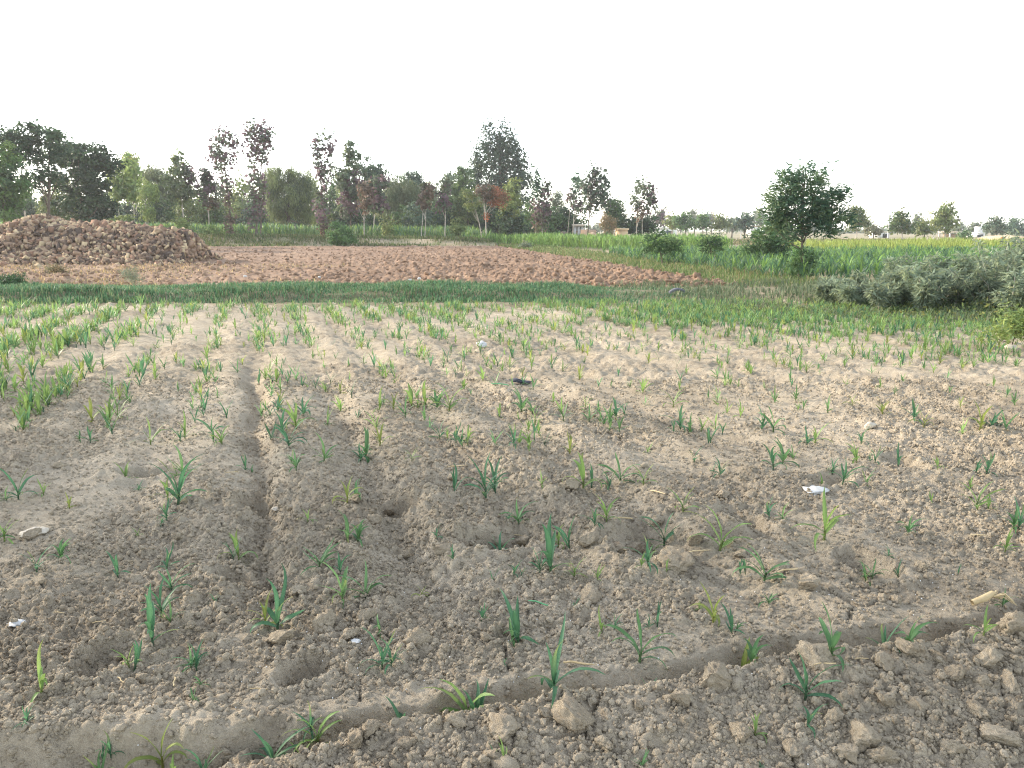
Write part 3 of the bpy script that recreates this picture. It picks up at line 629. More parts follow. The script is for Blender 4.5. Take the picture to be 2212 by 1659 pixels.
# ------------------------------------------------------------------ heap of broken bricks
HU = [-90, 0, 30, 85, 130, 170, 215, 300, 345, 395, 415, 432]
HV = [500, 497, 482, 469, 480, 490, 482, 489, 500, 503, 520, 560]
_hp = [on_plane(u, v, 41.0) for u, v in zip(HU, HV)]
HX = np.array([p.x for p in _hp]); HZ = np.array([p.z for p in _hp]); HZ[-1] = 0.0
def heap_h(x, y):
    x = np.asarray(x, float); y = np.asarray(y, float)
    top = np.interp(x, HX, HZ, left=HZ[0], right=-0.1) * (1 - sstep(-34, -38, x))
    foot = 36.6 + 0.9 * (fbm(x * 0.35, y * 0 + 2, 2, 305) - .5) + 2.0 * sstep(-19, -14.5, x)
    t = np.clip((y - foot) / (41.0 - foot), 0, 1)
    z = top * (0.62 * t + 0.38 * sstep(0, 1, t)) * (1 - sstep(41.6, 45.5, y))
    z = z + (0.75 * (fbm(x * 0.75, y * 0.75, 4, 301) - 0.5)) * np.clip(z * 1.5, 0, 1) * (1 - sstep(.75, 1.0, t) * .7)
    return np.where(t <= 0, -0.1, z) - 0.02
def brick_template(seed):
    r = random.Random(seed)
    lx, ly, lz = 0.5 * r.uniform(.7, 1.05), 0.5 * r.uniform(.42, .52), 0.5 * r.uniform(.22, .30)
    V = []
    for x in (-lx, lx):
        for y, z in [(-ly, -lz), (-ly, lz), (ly, lz), (ly, -lz)]:
            k = r.uniform(.75, 1.0) if x > 0 else r.uniform(.95, 1)
            V.append((x * k + r.uniform(-.03, .03), y * r.uniform(.93, 1), z * r.uniform(.93, 1)))
    F = [(0, 1, 2, 3), (7, 6, 5, 4), (0, 4, 5, 1), (1, 5, 6, 2), (2, 6, 7, 3), (3, 7, 4, 0)]
    return np.array(V), np.array(F)
BT = [brick_template(k) for k in range(8)]
BC = np.array([(.22, .145, .098), (.27, .185, .125), (.15, .105, .075), (.34, .245, .16), (.11, .08, .062), (.44, .34, .21), (.27, .165, .11)])
def build_heap():
    root = empty("brick_heap", (-22, 40.5, 0)); tag(root, "long heap of broken reddish brown bricks at the edge of the ploughed field", "brick heap")
    X, Y = np.meshgrid(np.linspace(-34, -13.5, 120), np.linspace(35, 47, 80))
    Z = heap_h(X, Y) - 0.08 - 0.3 * (heap_h(X, Y) < -0.02)
    link("mound", mesh_np("mound", np.stack([X + 22, Y - 40.5, Z], -1).reshape(-1, 3), grid_faces(*X.shape), M_PLOUGH, smooth=True), root)
    rng = np.random.default_rng(31)
    n = 15000; x = rng.uniform(-33, -13.2, n); y = rng.uniform(35.0, 45.0, n); z = heap_h(x, y)
    e = 0.05; gx = (heap_h(x + e, y) - z) / e; gy = (heap_h(x, y + e) - z) / e
    vis = (z > 0.02) & ((gy > -0.25) | (z > 1.2)) & (x > -0.72 * y - 1.5)
    # a few bricks that rolled off the foot
    stray = (z <= 0.02) & (rng.random(n) < 0.05) & (y < 39) & (x > -27)
    keep = np.where(vis | stray)[0][:5600]
    x, y, z = x[keep], y[keep], z[keep]; n = len(keep)
    sc = (.17 + .30 * rng.random(n) ** 1.6) * np.where(rng.random(n) < .06, 1.5, 1.0)
    kind = rng.integers(0, len(BT), n)
    order = np.argsort(-(sc / y) * np.where(gy[keep] > 0, 1.0, .6))
    big = set(order[:300].tolist())
    meshes = [[mesh_np("brick", BT[k][0], BT[k][1], M_BRICK, np.tile(BC[c], (8, 1))) for c in range(len(BC))] for k in range(len(BT))]
    eul = np.stack([rng.normal(0, .85, n), rng.normal(0, .85, n), rng.uniform(0, 6.28, n)], -1)
    cidx = rng.integers(0, len(BC), n)
    for i in order[:300]:
        link("brick", meshes[kind[i]][cidx[i]], root, (x[i] + 22, y[i] - 40.5, max(z[i], 0) + .05), tuple(eul[i]), sc[i])
    parts = []
    for k in range(len(BT)):
        s = np.array([i for i in range(n) if kind[i] == k and i not in big])
        V, F = BT[k]
        cx, sx, cy, sy, cz, szz = np.cos(eul[s, 0]), np.sin(eul[s, 0]), np.cos(eul[s, 1]), np.sin(eul[s, 1]), np.cos(eul[s, 2]), np.sin(eul[s, 2])
        P = V[None] * sc[s][:, None, None]
        P = np.stack([P[..., 0], P[..., 1] * cx[:, None] - P[..., 2] * sx[:, None], P[..., 1] * sx[:, None] + P[..., 2] * cx[:, None]], -1)
        P = np.stack([P[..., 0] * cy[:, None] + P[..., 2] * sy[:, None], P[..., 1], -P[..., 0] * sy[:, None] + P[..., 2] * cy[:, None]], -1)
        P = np.stack([P[..., 0] * cz[:, None] - P[..., 1] * szz[:, None], P[..., 0] * szz[:, None] + P[..., 1] * cz[:, None], P[..., 2]], -1)
        P = P + np.stack([x[s] + 22, y[s] - 40.5, np.maximum(z[s], 0) + .03], -1)[:, None]
        parts.append((P.reshape(-1, 3), (F[None] + (np.arange(len(s)) * 8)[:, None, None]).reshape(-1, 4), np.repeat(BC[cidx[s]] * rng.uniform(.8, 1.2, (len(s), 1)), 8, 0)))
    V, F, T = join3(parts)
    tag(link("loose_bricks", mesh_np("loose_bricks", V, F, M_BRICK, T), root), kind="stuff")
build_heap()

# ------------------------------------------------------------------ clods of the ploughed field
def ico(sub, seed, amp=0.28, squash=0.75, facet=True):
    from mathutils import noise as mn
    bm = bmesh.new(); bmesh.ops.create_icosphere(bm, subdivisions=sub, radius=0.5)
    r = random.Random(seed); off = Vector((r.uniform(-9, 9), r.uniform(-9, 9), r.uniform(-9, 9)))
    planes = [(Vector((r.gauss(0, 1), r.gauss(0, 1), r.gauss(0, 1))).normalized(), r.uniform(.26, .46)) for _ in range(9)]
    st = Vector((r.uniform(.8, 1.3), r.uniform(.75, 1.1), 1.0))
    for v in bm.verts:
        d = v.co.normalized(); k = 1.0 + amp * 0.7 * mn.noise(d * 1.3 + off)
        v.co = v.co * k
        if facet:
            for n, q in planes:
                t = v.co.dot(n) - q
                if t > 0: v.co -= n * t * 0.92
        if sub > 2: v.co *= 1 + 0.22 * mn.noise(d * 3.1 + off) + 0.17 * mn.noise(d * 7.5 + off) + 0.09 * mn.noise(d * 17 + off)
        v.co = Vector((v.co.x * st.x, v.co.y * st.y, v.co.z * squash))
    bm.verts.ensure_lookup_table(); bm.faces.ensure_lookup_table()
    V = np.array([v.co[:] for v in bm.verts]); F = np.array([[v.index for v in f.verts] for f in bm.faces]); bm.free()
    return V, F
ICO1 = [ico(1, 40 + k, 0.9, .8, k % 2 == 0) for k in range(6)]
def scatter_clods(name, x, y, z, sc, mat, label, smooth=False, sink=0.15):
    rng = np.random.default_rng(len(x)); L = []
    k = rng.integers(0, 6, len(x))
    for t in range(6):
        s = np.where(k == t)[0]
        s3 = sc[s][:, None] * rng.uniform(.7, 1.25, (len(s), 3))
        V, F, _ = spread(*ICO1[t], np.stack([x[s], y[s], z[s] + sc[s] * (0.3 - sink)], -1), rng.uniform(0, 6.28, len(s)), s3, rng.normal(0, .5, len(s)))
        L.append((V, F, np.ones((len(V), 3))))
    V, F, T = join3(L)
    return tag(link(name, mesh_np(name, V, F, mat, smooth=smooth)), label, "clods", kind="stuff")
def build_plough_clods():
    rng = np.random.default_rng(77); n = 11000
    y = 22.9 * (74 / 22.9) ** rng.random(n); t = rng.random(n); x = -0.72 * y + (PX_R(y) - 0.3 + 0.72 * y) * t
    k = 0.4 + 0.6 * sstep(-9, 1, x + 0.15 * (y - 25))
    keep = (rng.random(n) < k) & (heap_h(x, y) < 0.02); x, y = x[keep], y[keep]
    sc = rng.uniform(.06, .17, len(x)) * np.where(rng.random(len(x)) < .06, 1.5, 1)
    scatter_clods("plough_clods", x, y, plough_h(x, y), sc, M_PLOUGH, "loose clods turned up all over the ploughed field")
build_plough_clods()

# ------------------------------------------------------------------ maize
def maize_leaf(rng, L, W, az, e0, bend, z0, r0=0.0, nseg=7, wide=True, tip=None, green=(.05, .12, .035)):
    """one curved leaf blade as a strip with a raised fold; returns V, F, tint"""
    s = np.linspace(0, 1, nseg + 1); ang = e0 - bend * s ** 1.5
    ds = L / nseg; r = r0 + np.concatenate([[0], np.cumsum(np.cos(ang[:-1]) * ds)]); z = z0 + np.concatenate([[0], np.cumsum(np.sin(ang[:-1]) * ds)])
    a = az + 0.5 * rng.normal() * s ** 2 * 0.5
    c = np.stack([r * np.cos(a), r * np.sin(a), z], -1)
    side = np.stack([-np.sin(a), np.cos(a), 0 * a], -1)
    tw = rng.normal() * 0.5 * s
    nrm = np.stack([-np.sin(ang) * np.cos(a), -np.sin(ang) * np.sin(a), np.cos(ang)], -1)
    w = W * 0.5 * np.clip(0.42 + 2.6 * s, 0, 1) * (1 - s ** 2.4) ** 0.9 + 0.0006
    sd = side * np.cos(tw)[:, None] + nrm * np.sin(tw)[:, None]
    up = nrm * (w * 0.35)[:, None] * (1 + 0.4 * np.sin(s * 14 + rng.random() * 6))[:, None]
    g = np.array(green)[None] * (0.85 + 0.3 * rng.random())
    t = np.repeat(g, nseg + 1, 0)
    if tip is not None: t = t * (1 - (s ** 2)[:, None]) + np.array(tip)[None] * (s ** 2)[:, None]
    if wide:
        V = np.stack([c + sd * w[:, None] + up, c, c - sd * w[:, None] + up], 1).reshape(-1, 3); T = np.repeat(t, 3, 0); T[1::3] *= 1.25
        F = []
        for i in range(nseg):
            for j in range(2): F.append((3 * i + j, 3 * i + j + 1, 3 * i + j + 4, 3 * i + j + 3))
    else:
        V = np.stack([c + sd * w[:, None], c - sd * w[:, None]], 1).reshape(-1, 3); T = np.repeat(t, 2, 0)
        F = [(2 * i, 2 * i + 1, 2 * i + 3, 2 * i + 2) for i in range(nseg)]
    return V, np.array(F), T
GRN = [(.085, .175, .07), (.105, .20, .075), (.065, .15, .078), (.145, .235, .07)]
YEL = (.22, .24, .075)
def seedling_parts(seed, kind='bush', nseg=7, wide=True):
    """parts of a seedling 0.20 m tall: stem and leaves as (V, F, T)"""
    rng = np.random.default_rng(seed); P = []
    g = GRN[rng.integers(len(GRN))]
    if kind == 'yellow': g = (.17, .22, .055)
    sh = rng.uniform(.045, .075)
    V, F = tube([(0, 0, -.03), (0, 0, sh * .5), (rng.normal() * .004, rng.normal() * .004, sh)], [.0065, .006, .005], 5)
    P.append((V, F, np.tile(np.array(g) * (1.2, .95, 1.0), (len(V), 1))))
    n = int(rng.integers(6, 9)) if kind != 'spear' else int(rng.integers(4, 6)); az = rng.uniform(0, 6.28)
    for k in range(n):
        az += math.pi + rng.normal() * 0.55
        f = k / (n - 1)
        if kind == 'spear': e0, bd, L = rng.uniform(1.0, 1.45), rng.uniform(.1, 1.1), rng.uniform(.13, .20)
        else: e0, bd, L = 0.55 + 0.8 * f + rng.normal() * .15, rng.uniform(.6, 2.2) * (1.3 - f * .8), rng.uniform(.15, .25) * (0.8 + 0.3 * f)
        tip = YEL if (rng.random() < (.6 if kind == 'yellow' else .15)) else None
        P.append(maize_leaf(rng, L, (rng.uniform(.018, .028) if kind != 'spear' else rng.uniform(.014, .021)), az, e0, bd, sh * (0.25 + 0.75 * f), 0.002, nseg, wide, tip, g))
    top = max(p[0][:, 2].max() for p in P); k = 0.20 / top
    return [(V * k, F, T) for V, F, T in P]
NT = 16
KINDS = ['bush', 'bush', 'spear', 'bush', 'yellow', 'bush', 'bush', 'bush', 'bush', 'bush', 'bush', 'spear', 'bush', 'bush', 'bush', 'bush']
TPL = []; 
for k in range(NT):
    pr = seedling_parts(900 + k, KINDS[k])
    TPL.append([mesh_np("stem" if i == 0 else "leaf", V, F, M_LEAF, T, smooth=True) for i, (V, F, T) in enumerate(pr)])
LOW = []
for k in range(10):
    pr = seedling_parts(950 + k, ['bush', 'bush', 'spear', 'bush', 'yellow', 'bush', 'bush', 'spear', 'bush', 'bush'][k], 3, False)
    LOW.append(join3([(V, F, T) for V, F, T in pr]))
LOWM = [mesh_np("maize_seedling", V, F, M_LEAF, T) for V, F, T in LOW]
SEED = [(215,1655,75),(350,1640,110),(435,1625,70),(585,1600,85),(645,1590,60),(685,1570,80),(870,1550,75),(1025,1520,135),(1195,1500,145),(1380,1480,115),(1600,1435,95),
 (1795,1425,115),(1910,1390,85),(1960,1395,85),(2125,1375,60),(1740,1510,100),(1745,1575,75),(1630,1590,55),(90,1500,100),(60,1560,40),(235,1590,60),(290,1450,85),(330,1395,125),
 (350,1340,90),(425,1450,65),(435,1492,25),(600,1365,118),(825,1450,85),(820,1370,50),(740,1300,95),(790,1290,80),(690,1230,62),(735,1240,45),(515,1210,72),(360,1230,55),(255,1250,52),
 (370,1280,60),(80,1240,60),(130,1210,52),(10,1170,62),(40,1080,70),(385,1090,110),(270,1020,52),(395,1030,62),(360,1130,50),(195,960,42),(530,1020,42),(750,1090,62),(750,1170,80),
 (665,1130,34),(700,1000,60),(790,990,60),(640,1020,52),(1120,1390,95),(1040,1350,42),(1300,1370,52),(1420,1355,52),(1540,1350,82),(1580,1370,52),(1190,1240,125),(1230,1190,82),
 (1110,1250,42),(1080,1170,62),(1120,1130,62),(1050,1080,100),(980,1070,62),(1260,1065,85),(1340,1045,72),(1310,1130,62),(1390,1050,52),(1475,1110,62),(1435,1170,72),(1400,1220,72),
 (1555,1190,92),(1650,1260,82),(1610,1240,42),(1780,1170,100),(1660,1120,52),(1690,1130,42),(1870,1250,52),(1940,1250,42),(1960,1160,52),(2110,1110,62),(2170,1200,62),(2200,1150,62),
 (2165,1310,42),(1670,1020,62),(1690,1000,52),(1760,960,52),(1780,1050,42),(1820,1050,52),(1850,1000,62),(1870,1050,42),(1940,1010,52),(2130,1030,52),(1555,1030,42),(2095,1060,32),
 (1000,970,52),(950,950,42),(1110,970,52),(1145,975,62),(985,965,42),(890,1000,32),(1240,1250,50),(1170,1060,34),(1290,1260,30),(1065,1260,36),(980,1210,34),(1660,1310,34),(945,1180,34),
 (910,1300,34),(1090,1440,20),(1240,1320,30),(1510,1320,28),(1440,1240,30),(2010,1090,30),(150,1100,34),(95,1070,36),(420,1520,36),(1385,1660,36),(1640,1660,22),(1090,1655,60),(2070,1240,24),
 (300,1170,24),(465,1310,26),(1890,1000,40),(2025,1020,30),(1470,930,60),(1455,880,48),(1515,935,36),(1645,930,52),(1670,935,60),(1975,915,56),(1995,925,44),(2115,935,60),(2140,925,40),(1860,960,44),
 (1330,905,46),(1350,900,34),(1125,890,50),(970,890,60),(945,885,50),(920,875,54),(890,880,50),(820,890,50),(850,890,40),(760,860,40),(715,830,34),(610,940,60),(640,930,70),(625,970,60),(655,900,50),
 (600,890,40),(585,900,30),(480,960,40),(460,940,44),(490,905,40),(400,950,60),(390,955,36),(470,860,26),(440,900,24),(300,1060,20),(1500,1000,36),(1560,940,30),(1840,880,30),(1900,840,30)]
placed = []
def seedling(u, v, hpx, k):
    p = on_field(u, v); y = p.y
    depth = p.y * _cp + (CAMH - p.z) * _sp
    h = hpx / DS * depth / FPX
    kind = KINDS[k % NT]
    t = -(y - LIP_A - LIP_B * p.x) 
    size = "tall" if h > 0.22 else "small" if h < 0.11 else "middling"
    look = {'bush': "arching green leaves", 'spear': "stiff upright leaves", 'yellow': "yellowing leaf tips"}[kind]
    if t > 0.12: where = "rooted on the cracked ridge before the trench"
    elif t > -0.15: where = "rooted in the trench beside the field"
    elif abs((p.x + 1.10 + 0.324 * (y - 3.31))) < 0.28 and y > 3: where = "beside the deep plough groove"
    elif y < 4.6: where = "on bare crumbly soil above the trench"
    else: where = "on the cloddy middle of the field"
    s = 1.05 * h / 0.20
    root = empty("maize_seedling", (p.x, p.y, p.z), random.uniform(0, 6.28), s)
    root.rotation_euler = (random.gauss(0, .08), random.gauss(0, .08), random.uniform(0, 6.28))
    tag(root, f"{size} maize seedling with {look} {where}", "seedling", "maize seedlings in the field")
    for i, me in enumerate(TPL[k % NT]): link("stem" if i == 0 else "leaf", me, root)
    placed.append((p.x, p.y))
srnd = random.Random(3)
for (u, v, hp) in SEED:
    seedling(u, v, hp, srnd.randrange(NT))
    if hp > 38 and srnd.random() < .5 and len(placed) < 262: seedling(u + srnd.choice((-1, 1)) * srnd.uniform(10, 26), v + srnd.uniform(-12, 10), hp * srnd.uniform(.45, .85), srnd.randrange(NT))
def mid_density(x, y):
    """seedlings per square metre away from the nearest rows"""
    q = (x + 1.10 + 0.324 * (y - 3.31)) * 0.951
    row = 0.25 + 1.7 * np.exp(-(((q / 0.66 + 0.30) % 1.0 - 0.5) / 0.17) ** 2)
    d = 7.0 * sstep(5.0, 6.5, y) * (1 - .5 * sstep(1, 2.5, x))
    d = d + 30 * np.exp(-((q - 0.33) / 0.13) ** 2) * sstep(5.0, 5.8, y) * (1 - sstep(10, 12, y)) + 14 * np.exp(-((q + 0.35) / 0.12) ** 2) * sstep(5.5, 6.5, y) * (1 - sstep(9, 11, y))
    patch = 0.4 + 1.3 * sstep(0.42, 0.6, fbm(x * 0.8, y * 0.8, 2, 401))
    d = d + 11 * sstep(9.0, 11.5, y)
    left = sstep(-0.50, -0.60, x / y) if False else 1 - sstep(-0.58, -0.44, x / y)
    d = d + 22 * left * sstep(5.6, 7.0, y) * (1 - sstep(12.5, 14.0, y))
    d = d + 9 * np.exp(-((y - 12.2 - 0.02 * x) / 1.3) ** 2) * (x < -1)
    d = d + 22 * np.exp(-((y - 9.35) / 0.35) ** 2) * np.exp(-((x + 3.9) / 0.55) ** 2)
    right = sstep(0.8, 3.0, x + (y - 12) * 0.35)
    d = d + 34 * right * sstep(8.6, 10.0, y - 0.05 * x) * (1 - 0.35 * sstep(3, 6, -x))
    d = d + 34 * sstep(13.5, 15.5, y) * sstep(-3, 2, x) + 16 * sstep(12.5, 15.5, y) + 10 * sstep(11, 13, y) * sstep(-2, 3, x)
    return d * patch * row * (1 - sstep(17.3, 17.9, y - 0.03 * x))
def build_mid():
    rng = np.random.default_rng(55); n = 110000
    y = rng.uniform(5.2, 18, n); x = rng.uniform(-0.80, 0.80, n) * y
    w = mid_density(x, y); area = 0.80 * 2 * y * (18 - 5.2) / n
    keep = rng.random(n) < w * area
    x, y = x[keep], y[keep]
    # keep clear of the hand-placed ones
    pl = np.array(placed); d2 = ((x[:, None] - pl[None, :, 0]) ** 2 + (y[:, None] - pl[None, :, 1]) ** 2).min(1)
    keep = d2 > 0.01; x, y = x[keep], y[keep]
    z = field_h(x, y) - .005; n = len(x)
    sc = rng.uniform(.5, .98, n) * (1 + 0.35 * (x / y < -0.45)); k = rng.integers(0, 10, n)
    rz = rng.uniform(0, 6.28, n); inview = np.abs(x / y) < 0.66
    score = np.where(inview, sc / y, 0); order = np.argsort(-score)
    m = 300 - len(placed)
    for i in order[:m]:
        where = "in the thick leafy strip along the field's edge" if x[i] / y[i] < -0.44 else "among scattered plants in the field's middle" if x[i] < 1.5 else "in the dense stand towards the weeds"
        look = ['arching', 'arching', 'upright', 'arching', 'yellowish', 'arching', 'arching', 'upright', 'arching', 'arching'][k[i]]
        o = link("maize_seedling", LOWM[k[i]], None, (x[i], y[i], z[i]), (0, 0, rz[i]), sc[i])
        tag(o, f"distant maize seedling with {look} leaves {where}", "seedling", "maize seedlings in the field")
    rest = order[m:]; L = []
    for t in range(10):
        s = rest[k[rest] == t]
        TV, TF, TT = LOW[t]
        V, F, _ = spread(TV, TF, np.stack([x[s], y[s], z[s]], -1), rz[s], sc[s])
        T = (np.tile(TT, (len(s), 1)).reshape(len(s), -1, 3) * rng.uniform(.75, 1.3, (len(s), 1, 1))).reshape(-1, 3)
        L.append((V, F, T))
    V, F, T = join3(L)
    tag(link("maize_seedlings", mesh_np("maize_seedlings", V, F, M_LEAF, T)), "carpet of young maize seedlings across the far part of the field", "seedlings", kind="stuff")
    print("mid seedlings", n, "tris", len(F) * 2)
build_mid()

# standing crops: maize plants with long arching leaves
def crop_plant(seed, h, nl, W, nseg=3, cols=None, up=0.0):
    rng = np.random.default_rng(seed); P = []; cols = cols or [(.07, .15, .045), (.055, .125, .045), (.10, .18, .05)]
    az = rng.uniform(0, 6.28)
    for k in range(nl):
        f = k / (nl - 1); az += math.pi + rng.normal() * .5
        P.append(maize_leaf(rng, h * rng.uniform(.42, .62), W, az, 1.0 + 0.35 * f + up, rng.uniform(.7, 1.9) * (1 - 0.6 * up), h * (0.10 + 0.48 * f), 0.0, nseg, False, None, cols[rng.integers(len(cols))]))
    V, F = tube([(0, 0, 0), (0, 0, h * .6)], [.012, .006], 3); P.append((V, F, np.tile(np.array(cols[0]) * 1.3, (len(V), 1))))
    return join3(P)
def inside(x, y, poly):
    r = np.zeros(len(x), bool); n = len(poly)
    for i in range(n):
        x0, y0 = poly[i]; x1, y1 = poly[(i + 1) % n]
        c = ((y0 > y) != (y1 > y)) & (x < (x1 - x0) * (y - y0) / (y1 - y0 + 1e-12) + x0); r ^= c
    return r
def crop(name, label, poly, dens, tpl, seed, hvar=0.18, ground=None, front=0, flabel=None, cat="crop", patchy=0.5):
    rng = np.random.default_rng(seed); P = np.array(poly); x0, y0 = P.min(0); x1, y1 = P.max(0)
    n = int((x1 - x0) * (y1 - y0) * dens); x = rng.uniform(x0, x1, n); y = rng.uniform(y0, y1, n)
    xi = x + 1.2 * (fbm(x * .4, y * .4, 2, seed) - .5); yi = y + 1.2 * (fbm(x * .4 + 9, y * .4, 2, seed) - .5)
    ok = inside(xi, yi, poly) & (np.abs(x) < 0.80 * y) & (rng.random(n) < 1 - patchy * fbm(x * .3, y * .3, 2, seed + 1)); x, y = x[ok], y[ok]; n = len(x)
    z = terrain(x, y) if ground is None else np.full(n, ground)
    hs = (1 - hvar + 2 * hvar * rng.random(n)) * (0.8 + 0.4 * fbm(x * .25, y * .25, 2, seed + 3))
    k = rng.integers(0, len(tpl), n); rz = rng.uniform(0, 6.28, n); order = np.argsort(y - 0.15 * np.abs(x)); ind = set()
    if front:
        ms = [mesh_np("maize_plant", V, F, M_LEAF, T) for V, F, T in tpl]
        for i in order[:front]:
            if abs(x[i]) < .66 * y[i]:
                tag(link("maize_plant", ms[k[i]], None, (x[i], y[i], z[i]), (0, 0, rz[i]), hs[i]), flabel, "maize plant", "maize plants at the front of the standing crop"); ind.add(int(i))
    L = []
    for t in range(len(tpl)):
        s = np.array([i for i in range(n) if k[i] == t and i not in ind], int); TV, TF, TT = tpl[t]
        V, F, _ = spread(TV, TF, np.stack([x[s], y[s], z[s]], -1), rz[s], hs[s])
        T = (np.tile(TT, (len(s), 1)).reshape(len(s), -1, 3) * rng.uniform(.75, 1.3, (len(s), 1, 1))).reshape(-1, 3); L.append((V, F, T))
    V, F, T = join3(L)
    tag(link(name, mesh_np(name, V, F, M_LEAF, T)), label, cat, kind="stuff"); print(name, n, len(F) * 2)
BLG = [(.075, .15, .078), (.095, .175, .08), (.06, .12, .068)]
BRG = [(.125, .225, .06), (.16, .26, .068), (.10, .18, .055)]
YLG = [(.21, .265, .065), (.26, .31, .075), (.17, .225, .058)]
crop("maize_crop", "knee high blue green maize crop behind the acacia and the weeds", [(6.0, 54), (6.4, 44), (7.4, 33), (8.2, 27.5), (9.5, 25.0), (14, 22), (30, 24), (40, 48), (24, 52)], 9.0,
     [crop_plant(600 + k, 0.62, 7, .055, 3, BLG + BRG[:1]) for k in range(6)], 21, ground=0.0, front=110, flabel="knee high maize plant at the front edge of the blue green crop")
crop("bright_maize", "bright yellow green maize strip beyond the ploughed field", [(-4.6, 91), (-0.5, 80), (3.5, 72), (7.6, 63.5), (16, 60), (20, 74), (13, 92), (2, 100)], 6.5,
     [crop_plant(620 + k, 1.05, 6, .085, 2, BRG, .2) for k in range(5)], 22, ground=0.0)
crop("ripe_crop", "tall yellow green fodder strip beyond the blue green maize", [(20, 56), (24, 53), (60, 53), (70, 74), (40, 80), (24, 72)], 5.5,
     [crop_plant(640 + k, 0.80, 6, .06, 2, YLG, .3) for k in range(5)], 23, ground=0.0, hvar=.1)
crop("terrace_maize", "green maize strip on the terrace under the tree line", [(-60, 86), (-40, 87), (-20, 88), (-6, 89), (-2, 97), (-8, 104), (-30, 103), (-62, 100)], 5.0,
     [crop_plant(660 + k, 1.15, 6, .10, 2, BRG + BLG, .15) for k in range(5)], 24)

# ------------------------------------------------------------------ grass, weeds and ground cover
def blades(name, label, x, y, z, h, w, cols, seed, lean=0.35, cat="grass"):
    rng = np.random.default_rng(seed); n = len(x); a = rng.uniform(0, 6.28, n); l = np.abs(rng.normal(0, lean, n)) * h
    d = np.stack([np.cos(a), np.sin(a), 0 * a], -1); s = np.stack([-np.sin(a), np.cos(a), 0 * a], -1)
    B = np.stack([x, y, z - .01], -1)
    M = B + d * (l * .3)[:, None]; M[:, 2] += h * .6; T = B + d * l[:, None]; T[:, 2] += h * (1 - 0.25 * (l / h).clip(0, 2))
    V = np.stack([B + s * (w * .5)[:, None], B - s * (w * .5)[:, None], M - s * (w * .45)[:, None], T, M + s * (w * .45)[:, None]], 1).reshape(-1, 3)
    i = np.arange(n)[:, None] * 5
    F = np.concatenate([i + [[0, 1, 2]], i + [[0, 2, 4]], i + [[4, 2, 3]]]).reshape(-1, 3)
    cols = np.array(cols); T = cols[rng.integers(0, len(cols), n)] * rng.uniform(.7, 1.3, (n, 1))
    return tag(link(name, mesh_np(name, V, F, M_GRASS, np.repeat(T, 5, 0))), label, cat, kind="stuff")
